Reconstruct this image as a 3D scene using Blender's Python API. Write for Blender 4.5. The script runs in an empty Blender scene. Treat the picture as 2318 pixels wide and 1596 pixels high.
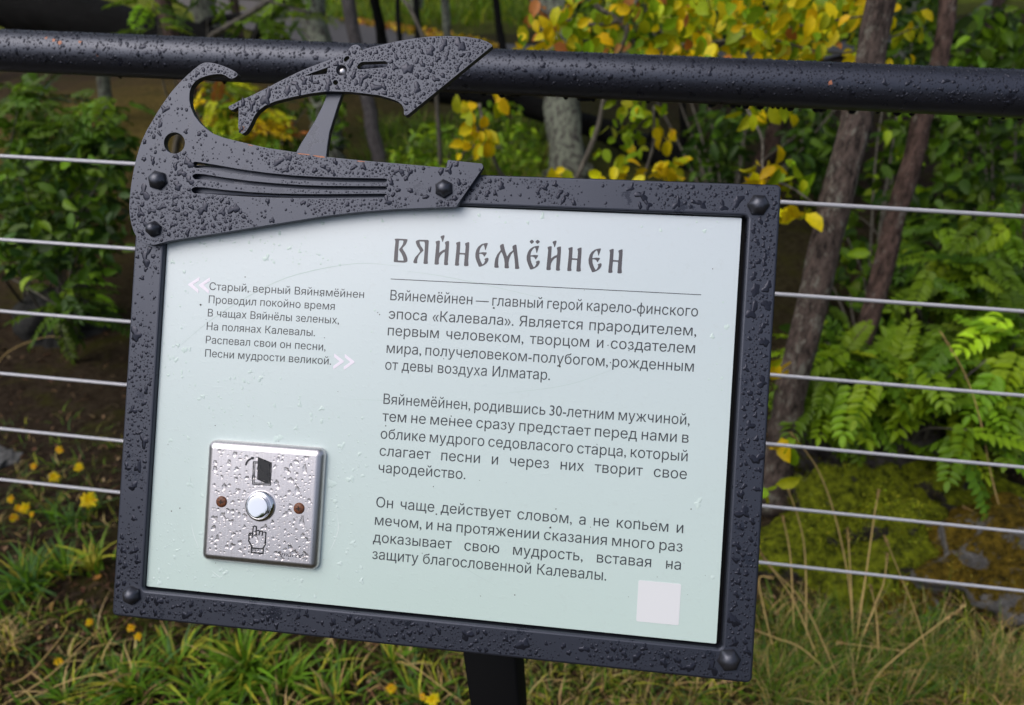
import bpy, math, random
import numpy as np
from mathutils import Matrix, Vector
from mathutils.geometry import delaunay_2d_cdt

SC = bpy.context.scene
COL = SC.collection
rng = np.random.default_rng(11)
random.seed(11)

# ------------------------------------------------------------------ camera
FPX, CX, CY = 1620.0, 1159.0, 798.0            # focal length and centre in pixels of a 2318 px wide frame
R = np.array([[0.99822, 0.05965, 0.0], [-0.03292, 0.55095, -0.83389], [-0.04974, 0.8324, 0.55194]])
CAMP = np.array([0.0, 0.0, 1.45])
cam = bpy.data.cameras.new("camera")
camo = bpy.data.objects.new("camera", cam)
COL.objects.link(camo)
cam.sensor_width = 36.0
cam.sensor_fit = 'HORIZONTAL'
cam.lens = 36.0 * FPX / 2318.0
cam.clip_start = 0.02
cam.clip_end = 300.0
m4 = Matrix.Identity(4)
for i in range(3):
    for j in range(3):
        m4[i][j] = float(R[i][j])
    m4[i][3] = float(CAMP[i])
camo.matrix_world = m4
cam.dof.use_dof = True
cam.dof.focus_distance = 0.545
cam.dof.aperture_fstop = 6.6
cam.dof.aperture_blades = 0
SC.camera = camo

# ------------------------------------------------------------------ world, sun, exposure
SUN_EL, SUN_AZ = math.radians(58), math.radians(238)
world = bpy.data.worlds.new("World")
SC.world = world
world.use_nodes = True
wn = world.node_tree
wn.nodes.clear()
wo = wn.nodes.new('ShaderNodeOutputWorld')
wb = wn.nodes.new('ShaderNodeBackground')
hs = wn.nodes.new('ShaderNodeHueSaturation')
sky = wn.nodes.new('ShaderNodeTexSky')
sky.sky_type = 'NISHITA'
sky.sun_disc = False
sky.sun_elevation = SUN_EL
sky.sun_rotation = SUN_AZ
sky.dust_density = 4.0
sky.air_density = 1.0
hs.inputs['Saturation'].default_value = 0.72     # an overcast sky is grey
wn.links.new(sky.outputs[0], hs.inputs['Color'])
wn.links.new(hs.outputs[0], wb.inputs['Color'])
wb.inputs['Strength'].default_value = 0.14
wn.links.new(wb.outputs[0], wo.inputs['Surface'])
sun = bpy.data.lights.new("sun", 'SUN')
sun.energy = 0.95
sun.angle = math.radians(60)
sun.color = (1.0, 0.98, 0.95)
suno = bpy.data.objects.new("sun", sun)
COL.objects.link(suno)
suno.location = (0, -4, 8)
sd = Vector((math.sin(SUN_AZ) * math.cos(SUN_EL), math.cos(SUN_AZ) * math.cos(SUN_EL), math.sin(SUN_EL)))
suno.rotation_euler = sd.to_track_quat('Z', 'Y').to_euler()
SC.view_settings.view_transform = 'Standard'
SC.view_settings.look = 'None'
SC.view_settings.exposure = 0.22
SC.view_settings.gamma = 1.0
SC.view_settings.use_curve_mapping = False
SC.render.engine = 'CYCLES'
SC.cycles.use_denoising = True
SC.cycles.max_bounces = 10
SC.cycles.diffuse_bounces = 3
SC.cycles.glossy_bounces = 4
SC.cycles.transmission_bounces = 8
SC.cycles.sample_clamp_indirect = 6.0
SC.cycles.blur_glossy = 0.6

# ------------------------------------------------------------------ pixels of the photograph -> rays and points
def ray(u, v):
    return R @ np.array([u - CX, -(v - CY), -FPX]) / FPX

def rays(u, v):
    d = np.stack([np.asarray(u) - CX, -(np.asarray(v) - CY), np.full(np.shape(u), -FPX)], -1) / FPX
    return d @ R.T

def P(u, v, depth):                       # the point that lies depth metres in front of the camera
    return CAMP + ray(u, v) * depth

SM = np.array([[0.98713, 0.11984, -0.10586], [-0.15476, 0.54957, -0.82099], [-0.04021, 0.82681, 0.56104]])
SCEN = np.array([-0.06232, 0.41734, 1.12709])

def S(u, v, z=0.0):                       # pixel -> metres in the plane of the sign, z metres above its frame
    r = ray(u, v)
    n = SM[:, 2]
    o = CAMP - SCEN
    p = o + r * ((z - n @ o) / (n @ r))
    return (float(SM[:, 0] @ p), float(SM[:, 1] @ p))

# ------------------------------------------------------------------ terrain height
def hgt(x, y):
    x = np.asarray(x, float); y = np.asarray(y, float)
    h = -0.03 * np.clip(x, -3, 3)
    h = h + 0.022 * np.sin(3.1 * x + 1.3 * y) * np.sin(2.3 * y - 0.7 * x + 1) + 0.012 * np.sin(7.3 * x + 2) * np.sin(8.1 * y + 1.1 * x)
    h = h + 0.16 * np.exp(-(((x - 1.45) / .5) ** 2 + ((y - 0.85) / .5) ** 2))
    h = h + 0.10 * np.exp(-(((x + 2.6) / 1.1) ** 2 + ((y - 4.2) / 1.3) ** 2))
    far = np.clip(y - 11.0, 0, None)
    h = h + 0.10 * far + 0.35 * np.clip(np.abs(x) - 9, 0, None) * 0.3
    h = h + np.clip(-(y + 3.0), 0, None) * 0.04
    return h

def G(u, v, up=0.0):                      # the point of the ground (or up metres above it) that a pixel shows
    r = ray(u, v)
    t = 0.2
    for k in range(600):
        p = CAMP + r * t
        d = p[2] - float(hgt(p[0], p[1])) - up
        if d < 0.002:
            break
        t += max(0.004, d * 0.7)
        if t > 60: break
    return CAMP + r * t

# ------------------------------------------------------------------ object helpers
def tag(o, label=None, cat=None, group=None, kind=None):
    if label: o['label'] = label
    if cat: o['category'] = cat
    if group: o['group'] = group
    if kind: o['kind'] = kind
    return o

def empty(name, loc=(0, 0, 0), rot=None):
    o = bpy.data.objects.new(name, None)
    o.empty_display_size = 0.05
    COL.objects.link(o)
    o.location = loc
    if rot is not None: o.rotation_euler = rot
    return o

class MB:
    """collects triangles and quads (with an optional colour per face) and links them as one mesh"""
    def __init__(s):
        s.v = []; s.t = []; s.q = []; s.tc = []; s.qc = []; s.n = 0
    def add(s, v, t=None, q=None, c=(1, 1, 1)):
        v = np.asarray(v, float).reshape(-1, 3)
        s.v.append(v)
        for F, L, LC, k in ((t, s.t, s.tc, 3), (q, s.q, s.qc, 4)):
            if F is None or len(F) == 0: continue
            F = np.asarray(F, int).reshape(-1, k) + s.n
            L.append(F)
            cc = np.asarray(c, float)
            if cc.ndim == 1: cc = np.tile(cc, (len(F), 1))
            elif len(cc) != len(F): cc = np.repeat(cc, len(F) // len(cc), 0)
            LC.append(cc)
        s.n += len(v)
        return s
    def build(s, name, mat, parent=None, smooth=False, origin=None):
        v = np.concatenate(s.v) if s.v else np.zeros((0, 3))
        if origin is not None: v = v - np.asarray(origin)
        t = np.concatenate(s.t) if s.t else np.zeros((0, 3), int)
        q = np.concatenate(s.q) if s.q else np.zeros((0, 4), int)
        me = bpy.data.meshes.new(name)
        me.vertices.add(len(v)); me.vertices.foreach_set('co', v.astype(np.float32).ravel())
        nl = len(t) * 3 + len(q) * 4
        me.loops.add(nl)
        me.loops.foreach_set('vertex_index', np.concatenate([t.ravel(), q.ravel()]).astype(np.int32))
        me.polygons.add(len(t) + len(q))
        ls = np.concatenate([np.arange(len(t)) * 3, len(t) * 3 + np.arange(len(q)) * 4]).astype(np.int32)
        me.polygons.foreach_set('loop_start', ls)
        if smooth: me.polygons.foreach_set('use_smooth', np.ones(len(t) + len(q), bool))
        cols = np.concatenate([c for c in (s.tc + s.qc)]) if (s.tc or s.qc) else np.zeros((0, 3))
        if len(cols):
            a = me.attributes.new('Col', 'FLOAT_COLOR', 'FACE')
            a.data.foreach_set('color', np.concatenate([cols, np.ones((len(cols), 1))], 1).astype(np.float32).ravel())
        me.update(calc_edges=True)
        me.validate()
        for mm in (mat if isinstance(mat, (list, tuple)) else [mat]): me.materials.append(mm)
        o = bpy.data.objects.new(name, me)
        COL.objects.link(o)
        if parent is not None: o.parent = parent
        if origin is not None: o.location = [float(x) for x in origin]
        return o
    def tube(s, pts, rad, sides=8, c=(1, 1, 1), cap=True, wob=0.0):
        pts = np.asarray(pts, float); n = len(pts)
        rad = np.broadcast_to(np.asarray(rad, float), (n,))
        tg = np.gradient(pts, axis=0); tg /= np.linalg.norm(tg, axis=1)[:, None] + 1e-12
        ref = np.array([0.31, 0.17, 0.93]) if abs(tg[0][2]) < 0.8 else np.array([0.93, 0.31, 0.1])
        a = np.cross(tg, ref); a /= np.linalg.norm(a, axis=1)[:, None]
        b = np.cross(tg, a)
        th = np.arange(sides) / sides * 2 * np.pi
        rr = rad[:, None] * (1 + wob * rng.normal(size=(n, sides)))
        v = pts[:, None, :] + rr[..., None] * (np.cos(th)[None, :, None] * a[:, None, :] + np.sin(th)[None, :, None] * b[:, None, :])
        i = np.arange(n - 1)[:, None] * sides; j = np.arange(sides)[None, :]; j2 = (j + 1) % sides
        q = np.stack([i + j, i + j2, i + sides + j2, i + sides + j], -1).reshape(-1, 4)
        v = v.reshape(-1, 3); t = []
        if cap:
            v = np.concatenate([v, pts[:1], pts[-1:]])
            k = n * sides
            for jj in range(sides):
                t.append((k, (jj + 1) % sides, jj)); t.append((k + 1, (n - 1) * sides + jj, (n - 1) * sides + (jj + 1) % sides))
        s.add(v, t, q, c)
        return s

def smooth_path(pts, n=24):
    pts = np.asarray(pts, float)
    if len(pts) == 2: return pts[0] + (pts[1] - pts[0]) * np.linspace(0, 1, n)[:, None]
    p = np.concatenate([2 * pts[:1] - pts[1:2], pts, 2 * pts[-1:] - pts[-2:-1]])
    out = []
    m = len(pts) - 1
    for t in np.linspace(0, m - 1e-6, n):
        i = int(t); f = t - i
        a, b, c, d = p[i], p[i + 1], p[i + 2], p[i + 3]
        out.append(0.5 * (2 * b + (c - a) * f + (2 * a - 5 * b + 4 * c - d) * f * f + (3 * b - a - 3 * c + d) * f ** 3))
    return np.array(out)

# ------------------------------------------------------------------ materials
def newmat(name):
    m = bpy.data.materials.new(name)
    m.use_nodes = True
    nt = m.node_tree
    return m, nt, nt.nodes['Principled BSDF'], nt.nodes['Material Output']

def N(nt, t, **kw):
    n = nt.nodes.new(t)
    for k, v in kw.items():
        if k in n.inputs: n.inputs[k].default_value = v
        else: setattr(n, k, v)
    return n

def noise(nt, scale, detail=4, rough=0.6, vec=None, coord='Object'):
    tc = N(nt, 'ShaderNodeTexCoord')
    n = N(nt, 'ShaderNodeTexNoise')
    n.inputs['Scale'].default_value = scale
    n.inputs['Detail'].default_value = detail
    n.inputs['Roughness'].default_value = rough
    if vec is not None:
        mp = N(nt, 'ShaderNodeMapping'); mp.inputs['Scale'].default_value = vec
        nt.links.new(tc.outputs[coord], mp.inputs[0]); nt.links.new(mp.outputs[0], n.inputs['Vector'])
    else:
        nt.links.new(tc.outputs[coord], n.inputs['Vector'])
    return n

def ramp(nt, src, stops):
    r = N(nt, 'ShaderNodeValToRGB')
    e = r.color_ramp.elements
    while len(e) < len(stops): e.new(0.5)
    for el, (p, c) in zip(e, stops):
        el.position = p
        el.color = (c, c, c, 1) if not isinstance(c, (tuple, list)) else (*c[:3], 1)
    nt.links.new(src, r.inputs[0])
    return r

def bump(nt, bsdf, src, strength, dist):
    b = N(nt, 'ShaderNodeBump')
    b.inputs['Strength'].default_value = strength
    b.inputs['Distance'].default_value = dist
    nt.links.new(src, b.inputs['Height'])
    nt.links.new(b.outputs[0], bsdf.inputs['Normal'])
    return b

def mix(nt, fac, a, b, blend='MIX'):
    m = N(nt, 'ShaderNodeMix', data_type='RGBA', blend_type=blend)
    for sock, x in ((m.inputs[0], fac), (m.inputs[6], a), (m.inputs[7], b)):
        if hasattr(x, 'is_output'): nt.links.new(x, sock)
        elif isinstance(x, (tuple, list)): sock.default_value = (*x[:3], 1)
        else: sock.default_value = x
    return m.outputs[2]

def simple(name, col, rough=0.5, metal=0.0, coat=0.0):
    m, nt, b, o = newmat(name)
    b.inputs['Base Color'].default_value = (*col, 1)
    b.inputs['Roughness'].default_value = rough
    b.inputs['Metallic'].default_value = metal
    b.inputs['Coat Weight'].default_value = coat
    return m

# dark powder-coated steel, rained on: damp matt coat with patches of flat water film
def wet_metal(name, base, rough=0.5, spec=0.9):
    m, nt, b, o = newmat(name)
    n1 = noise(nt, 42, 7, 0.68)
    f = ramp(nt, n1.outputs[0], [(0.60, 0.0), (0.63, 1.0)])
    def vary(sock, dry, film):
        mr = N(nt, 'ShaderNodeMapRange'); mr.inputs['To Min'].default_value = dry; mr.inputs['To Max'].default_value = film
        nt.links.new(f.outputs[0], mr.inputs['Value']); nt.links.new(mr.outputs[0], sock)
    vary(b.inputs['Roughness'], rough, 0.22)
    vary(b.inputs['Specular IOR Level'], spec, spec * 0.62)
    n2 = noise(nt, 900, 3, 0.6)
    c = mix(nt, ramp(nt, n2.outputs[0], [(0.35, 0.0), (0.7, 1.0)]).outputs[0], base, tuple(x * 1.6 for x in base))
    nt.links.new(c, b.inputs['Base Color'])
    b.inputs['Specular Tint'].default_value = (0.77, 0.82, 1.0, 1)
    n3 = noise(nt, 1400, 2, 0.5)
    bump(nt, b, n3.outputs[0], 0.10, 0.0004)
    return m

M = {}
M['metal'] = wet_metal('wet_dark_steel', (0.0090, 0.0100, 0.0152), 0.44, 1.0)
M['rail'] = wet_metal('wet_rail_steel', (0.0100, 0.0105, 0.0160), 0.42, 1.0)
M['bolt'] = wet_metal('wet_bolt_steel', (0.0150, 0.0150, 0.0180), 0.36, 1.0)
M['post'] = simple('black_steel', (0.0035, 0.0035, 0.0042), 0.6)
M['post'].node_tree.nodes['Principled BSDF'].inputs['Specular IOR Level'].default_value = 0.2
m, nt, b, o = newmat('rain_water_on_dark_paint')       # water joins the paint optically: dark, with a mirror-smooth skin
b.inputs['Base Color'].default_value = (0.0130, 0.0138, 0.0195, 1)
b.inputs['Roughness'].default_value = 0.03
b.inputs['IOR'].default_value = 1.40
b.inputs['Specular Tint'].default_value = (0.72, 0.76, 1.0, 1)
M['water_dark'] = m
m, nt, b, o = newmat('rain_water_on_print')
b.inputs['Base Color'].default_value = (0.60, 0.715, 0.69, 1)
b.inputs['Roughness'].default_value = 0.05
b.inputs['IOR'].default_value = 1.36
M['water_print'] = m
m, nt, b, o = newmat('rain_water')
b.inputs['Base Color'].default_value = (1, 1, 1, 1)
b.inputs['Roughness'].default_value = 0.0
b.inputs['IOR'].default_value = 1.333
b.inputs['Transmission Weight'].default_value = 1.0
M['water'] = m
m, nt, b, o = newmat('printed_panel')
n1 = noise(nt, 9, 5, 0.6); n2 = noise(nt, 160, 4, 0.7)
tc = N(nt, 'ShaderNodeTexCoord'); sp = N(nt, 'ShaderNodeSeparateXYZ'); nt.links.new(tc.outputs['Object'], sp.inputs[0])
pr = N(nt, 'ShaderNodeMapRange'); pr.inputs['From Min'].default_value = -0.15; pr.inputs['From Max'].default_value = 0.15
nt.links.new(sp.outputs['Y'], pr.inputs['Value'])        # colour runs from mint below to a whiter, bluer tint above
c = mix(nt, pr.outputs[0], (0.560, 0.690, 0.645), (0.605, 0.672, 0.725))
c = mix(nt, n1.outputs[0], mix(nt, 1.0, c, (0.955, 0.96, 0.96), 'MULTIPLY'), c)
c = mix(nt, ramp(nt, n2.outputs[0], [(0.30, 0.10), (0.42, 0.0)]).outputs[0], c, (0.42, 0.45, 0.42))
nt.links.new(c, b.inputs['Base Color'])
b.inputs['Roughness'].default_value = 0.36
b.inputs['Coat Weight'].default_value = 0.9
b.inputs['Coat Roughness'].default_value = 0.30
n3 = noise(nt, 260, 3, 0.55)
bump(nt, b, ramp(nt, n3.outputs[0], [(0.55, 0.0), (0.7, 1.0)]).outputs[0], 0.10, 0.0006)
M['panel'] = m
M['ink'] = simple('dark_grey_print', (0.036, 0.040, 0.048), 0.4, 0, 0.2)
M['ink_title'] = simple('title_print', (0.075, 0.070, 0.082), 0.4, 0, 0.2)
M['ink_lilac'] = simple('lilac_print', (0.86, 0.80, 0.90), 0.4, 0, 0.2)
M['ink_black'] = simple('black_print', (0.012, 0.012, 0.015), 0.35)
M['sticker'] = simple('white_sticker', (0.74, 0.75, 0.77), 0.35)
m, nt, b, o = newmat('brushed_steel')
b.inputs['Metallic'].default_value = 1.0
n1 = noise(nt, 30, 5, 0.6, vec=(30, 1, 1))
nt.links.new(ramp(nt, n1.outputs[0], [(0.3, (0.60, 0.57, 0.585)), (0.7, (0.72, 0.69, 0.71))]).outputs[0], b.inputs['Base Color'])
b.inputs['Roughness'].default_value = 0.34
M['steel'] = m
M['chrome'] = simple('polished_steel', (0.86, 0.86, 0.88), 0.06, 1.0)
m, nt, b, o = newmat('rusted_screw')
n1 = noise(nt, 700, 5, 0.7)
nt.links.new(ramp(nt, n1.outputs[0], [(0.3, (0.03, 0.011, 0.006)), (0.5, (0.13, 0.043, 0.020)), (0.68, (0.30, 0.105, 0.035))]).outputs[0], b.inputs['Base Color'])
b.inputs['Roughness'].default_value = 0.5
M['rust'] = m
M['orange_rust'] = simple('orange_primer', (0.42, 0.16, 0.085), 0.6)
M['dark_hole'] = simple('screw_recess', (0.012, 0.006, 0.004), 0.6)
m, nt, b, o = newmat('galvanised_wire')
b.inputs['Base Color'].default_value = (0.56, 0.56, 0.61, 1)
b.inputs['Metallic'].default_value = 0.35
b.inputs['Roughness'].default_value = 0.42
M['wire'] = m

def leafmat(name, transl=0.30, rough=0.42):
    m, nt, b, o = newmat(name)
    at = N(nt, 'ShaderNodeAttribute'); at.attribute_name = 'Col'
    n1 = noise(nt, 120, 3, 0.6)
    c = mix(nt, ramp(nt, n1.outputs[0], [(0.35, 0.0), (0.7, 0.5)]).outputs[0], at.outputs['Color'], mix(nt, 1.0, at.outputs['Color'], (0.55, 0.62, 0.5), 'MULTIPLY'))
    nt.links.new(c, b.inputs['Base Color'])
    b.inputs['Roughness'].default_value = rough
    b.inputs['Specular IOR Level'].default_value = 0.22
    tr = N(nt, 'ShaderNodeBsdfTranslucent')
    nt.links.new(c, tr.inputs['Color'])
    ms = N(nt, 'ShaderNodeMixShader'); ms.inputs[0].default_value = transl
    nt.links.new(b.outputs[0], ms.inputs[1]); nt.links.new(tr.outputs[0], ms.inputs[2])
    nt.links.new(ms.outputs[0], o.inputs['Surface'])
    return m
M['leaf'] = leafmat('wet_leaf')
M['grass'] = leafmat('grass_blade', 0.25, 0.5)

def bark(name, c1, c2, lich=None, lt=0.58, sc=1.0):
    m, nt, b, o = newmat(name)
    n1 = noise(nt, 70 * sc, 8, 0.78, vec=(1, 1, 0.30))
    c = ramp(nt, n1.outputs[0], [(0.38, c1), (0.60, c2)]).outputs[0]
    if lich:
        n2 = noise(nt, 40 * sc, 7, 0.78, vec=(1, 1, 0.6))
        c = mix(nt, ramp(nt, n2.outputs[0], [(lt - 0.06, 0.0), (lt + 0.03, 1.0)]).outputs[0], c, lich)
    nt.links.new(c, b.inputs['Base Color'])
    b.inputs['Roughness'].default_value = 0.8
    b.inputs['Specular IOR Level'].default_value = 0.2
    bump(nt, b, n1.outputs[0], 0.9, 0.016)
    return m
M['bark_pine'] = bark('pine_bark', (0.022, 0.017, 0.015), (0.175, 0.130, 0.112), (0.26, 0.25, 0.21), 0.59)
M['bark_red'] = bark('reddish_bark', (0.024, 0.016, 0.013), (0.190, 0.120, 0.100), (0.24, 0.22, 0.19), 0.62)
M['bark_grey'] = bark('lichened_grey_bark', (0.035, 0.030, 0.029), (0.13, 0.112, 0.108), (0.30, 0.325, 0.25), 0.50)
M['bark_lilac'] = bark('smooth_grey_bark', (0.07, 0.062, 0.062), (0.16, 0.142, 0.146), (0.2, 0.2, 0.18), 0.64)
M['twig'] = bark('pale_twig_bark', (0.07, 0.06, 0.05), (0.22, 0.20, 0.165), None)
M['char'] = bark('charred_wood', (0.002, 0.002, 0.002), (0.007, 0.0065, 0.0065), None)

def rockmat(name, moss1, moss2, stone1, stone2, cover=0.5):
    m, nt, b, o = newmat(name)
    n1 = noise(nt, 20, 8, 0.78); n2 = noise(nt, 48, 7, 0.8); n3 = noise(nt, 34, 6, 0.75)
    mo = ramp(nt, n2.outputs[0], [(0.39, moss1), (0.60, moss2)]).outputs[0]
    st = ramp(nt, n3.outputs[0], [(0.35, stone1), (0.65, stone2)]).outputs[0]
    ge = N(nt, 'ShaderNodeNewGeometry'); sx = N(nt, 'ShaderNodeSeparateXYZ'); nt.links.new(ge.outputs['Normal'], sx.inputs[0])
    mr = N(nt, 'ShaderNodeMapRange'); mr.inputs['From Min'].default_value = 0.15; mr.inputs['From Max'].default_value = 0.60; mr.inputs['To Min'].default_value = 0.22; mr.inputs['To Max'].default_value = 0.0
    nt.links.new(sx.outputs['Z'], mr.inputs['Value'])            # moss keeps to the upper faces; dark stone on steep sides paints in shade
    add = N(nt, 'ShaderNodeMath', operation='ADD'); nt.links.new(n1.outputs[0], add.inputs[0]); nt.links.new(mr.outputs[0], add.inputs[1])
    c = mix(nt, ramp(nt, add.outputs[0], [(cover - 0.035, 0.0), (cover + 0.035, 1.0)]).outputs[0], mo, st)
    nt.links.new(c, b.inputs['Base Color'])
    b.inputs['Roughness'].default_value = 0.95
    b.inputs['Specular IOR Level'].default_value = 0.12
    ad = N(nt, 'ShaderNodeMath', operation='ADD'); nt.links.new(n2.outputs[0], ad.inputs[0]); nt.links.new(n3.outputs[0], ad.inputs[1])
    bump(nt, b, ad.outputs[0], 1.0, 0.035)
    return m
M['moss_rock'] = rockmat('green_moss_on_stone', (0.028, 0.036, 0.004), (0.36, 0.42, 0.020), (0.022, 0.018, 0.015), (0.10, 0.088, 0.080), 0.63)  # side stone kept dark to put the boulder's shade into the colour
M['stone_rock'] = rockmat('moss_and_bare_stone', (0.022, 0.026, 0.004), (0.24, 0.25, 0.02), (0.05, 0.043, 0.038), (0.24, 0.215, 0.21), 0.46)
M['brown_rock'] = rockmat('brown_moss_on_stone', (0.03, 0.022, 0.004), (0.30, 0.20, 0.020), (0.14, 0.132, 0.13), (0.38, 0.37, 0.37), 0.595)
M['grey_rock'] = rockmat('grey_stone', (0.03, 0.034, 0.012), (0.07, 0.075, 0.03), (0.035, 0.036, 0.034), (0.09, 0.09, 0.088), 0.40)
M['pale_rock'] = rockmat('pale_stone', (0.03, 0.034, 0.012), (0.09, 0.09, 0.03), (0.16, 0.16, 0.16), (0.34, 0.34, 0.34), 0.38)

m, nt, b, o = newmat('forest_floor')
at = N(nt, 'ShaderNodeAttribute'); at.attribute_name = 'Col'
n1 = noise(nt, 45, 8, 0.78); n2 = noise(nt, 6, 5, 0.65); n3 = noise(nt, 190, 4, 0.7)
dk = mix(nt, 1.0, at.outputs['Color'], (0.30, 0.27, 0.25), 'MULTIPLY')
c = mix(nt, ramp(nt, n1.outputs[0], [(0.38, 0.0), (0.62, 1.0)]).outputs[0], dk, at.outputs['Color'])
c = mix(nt, ramp(nt, n3.outputs[0], [(0.60, 0.0), (0.72, 0.55)]).outputs[0], c, (0.12, 0.072, 0.042))
c = mix(nt, ramp(nt, n2.outputs[0], [(0.52, 0.0), (0.66, 0.75)]).outputs[0], c, mix(nt, n1.outputs[0], (0.022, 0.026, 0.005), (0.10, 0.095, 0.014)))
nt.links.new(c, b.inputs['Base Color'])
b.inputs['Roughness'].default_value = 0.9
b.inputs['Specular IOR Level'].default_value = 0.08
bump(nt, b, n1.outputs[0], 1.0, 0.03)
M['ground'] = m
m, nt, b, o = newmat('asphalt_path')
n1 = noise(nt, 60, 6, 0.7)
nt.links.new(ramp(nt, n1.outputs[0], [(0.3, (0.085, 0.072, 0.068)), (0.7, (0.135, 0.118, 0.112))]).outputs[0], b.inputs['Base Color'])
b.inputs['Roughness'].default_value = 0.6
M['path'] = m
M['litter'] = leafmat('dry_litter', 0.1, 0.6)

# ------------------------------------------------------------------ ground, path
def axis(dense, lo, hi, n1, n2):
    a = np.linspace(dense[0], dense[1], n1)
    l = dense[0] - (dense[0] - lo) * (np.linspace(0, 1, n2 + 1)[1:] ** 1.8)
    h = dense[1] + (hi - dense[1]) * (np.linspace(0, 1, n2 + 1)[1:] ** 1.8)
    return np.sort(np.concatenate([l, a, h]))

gx = axis((-2.6, 2.6), -60, 60, 260, 60)
gy = axis((0.2, 4.0), -40, 90, 220, 70)
XX, YY = np.meshgrid(gx, gy, indexing='ij')
ZZ = hgt(XX, YY)
near = np.exp(-((XX / 3.0) ** 2 + ((YY - 1.8) / 2.5) ** 2))
wob = np.sin(31 * XX + 3 * np.sin(17 * YY)) * np.sin(27 * YY + 2 * np.sin(13 * XX)) * .5 + np.sin(58 * XX + 41 * YY + 2 * np.sin(23 * XX)) * .3
ZZ = ZZ + near * 0.006 * wob
nx_, ny_ = XX.shape
idx = np.arange(nx_ * ny_).reshape(nx_, ny_)
quads = np.stack([idx[:-1, :-1], idx[1:, :-1], idx[1:, 1:], idx[:-1, 1:]], -1).reshape(-1, 4)
fx = (XX[:-1, :-1] + XX[1:, 1:]).ravel() / 2; fy = (YY[:-1, :-1] + YY[1:, 1:]).ravel() / 2
soil = np.array([0.072, 0.049, 0.036]); turf = np.array([0.105, 0.090, 0.034]); meadow = np.array([0.15, 0.18, 0.030]); ochre = np.array([0.33, 0.24, 0.06]); hillg = np.array([0.24, 0.29, 0.04])
col = np.tile(soil, (len(fx), 1))
def blend(c, w): 
    global col
    w = np.clip(w, 0, 1)[:, None]; col = col * (1 - w) + np.asarray(c) * w
blend(turf, np.clip((1.25 - fy) / 0.5, 0, 1) * 0.8)
blend(turf, np.exp(-(((fx - 1.2) / 0.7) ** 2 + ((fy - 0.85) / 0.35) ** 2)))
blend(ochre, np.exp(-(((fx + 2.6) / 1.6) ** 2 + ((fy - 5.2) / 1.6) ** 2)))
blend(meadow, np.exp(-(((fx - 0.0) / 1.2) ** 2 + ((fy - 4.0) / 1.6) ** 2)) * 0.9)
blend(hillg, np.clip((fy - 8.2) / 1.5, 0, 1))
MB().add(np.stack([XX, YY, ZZ], -1).reshape(-1, 3), q=quads, c=col).build('ground', M['ground'], smooth=True)
tag(bpy.data.objects['ground'], kind='structure')

pa, pb = G(796, 53), G(932, 78)
dv = (pb - pa)[:2] / np.linalg.norm((pb - pa)[:2]); nv = np.array([dv[1], -dv[0]])
if nv[1] > 0: nv = -nv
mb = MB(); pv = []; st = np.linspace(-14, 14, 57)
for s_ in st:
    for w_ in np.linspace(0, 1.15, 7):
        q_ = pa[:2] + dv * s_ + nv * w_ + np.array([0, 0.06 * s_ * s_])
        pv.append((q_[0], q_[1], float(hgt(q_[0], q_[1])) + 0.03))
ii = np.arange(57 * 7).reshape(57, 7)
mb.add(pv, q=np.stack([ii[:-1, :-1], ii[1:, :-1], ii[1:, 1:], ii[:-1, 1:]], -1).reshape(-1, 4)[:, ::-1])
tag(mb.build('path', M['path'], smooth=True), kind='structure')

# ------------------------------------------------------------------ leaves
LEAF_V = np.array([[0, 0, 0], [.30, 0, 0], [.66, 0, -.01], [1, 0, -.08], [.22, .30, .05], [.58, .33, .06], [.22, -.30, .05], [.58, -.33, .06], [.85, .17, .0], [.85, -.17, .0]], float)
LEAF_T = np.array([[0, 1, 4], [0, 6, 1], [2, 3, 8], [2, 9, 3]])
LEAF_Q = np.array([[1, 2, 5, 4], [1, 6, 7, 2]])
LEAF_T = np.concatenate([LEAF_T, [[2, 8, 5], [2, 7, 9]]])

def unit(a): return a / (np.linalg.norm(a, axis=-1, keepdims=True) + 1e-12)

def put_leaves(mb, pos, d, nrm, size, width, col):
    """leaves of length size along d, blade normal near nrm"""
    n = len(pos)
    d = unit(np.asarray(d, float)); y = unit(np.cross(nrm, d)); z = np.cross(d, y)
    size = np.broadcast_to(size, (n,)); width = np.broadcast_to(width, (n,))
    fold = rng.uniform(0.3, 3.2, n)
    v = pos[:, None, :] + size[:, None, None] * (LEAF_V[None, :, 0:1] * d[:, None] + LEAF_V[None, :, 1:2] * width[:, None, None] * y[:, None] + LEAF_V[None, :, 2:3] * fold[:, None, None] * z[:, None])
    off = (np.arange(n) * len(LEAF_V))[:, None, None]
    t = (LEAF_T[None] + off).reshape(-1, 3); q = (LEAF_Q[None] + off).reshape(-1, 4)
    mb.v.append(v.reshape(-1, 3)); mb.t.append(t + mb.n); mb.q.append(q + mb.n)
    mb.tc.append(np.repeat(col, len(LEAF_T), 0)); mb.qc.append(np.repeat(col, len(LEAF_Q), 0))
    mb.n += n * len(LEAF_V)

def pal(colors, n, jit=0.22, w=None):
    c = np.asarray(colors, float)
    k = rng.choice(len(c), n, p=w)
    return np.clip(c[k] * np.exp(rng.normal(0, jit, (n, 1))) * np.exp(rng.normal(0, 0.06, (n, 3))), 0.004, 0.9)

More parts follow.
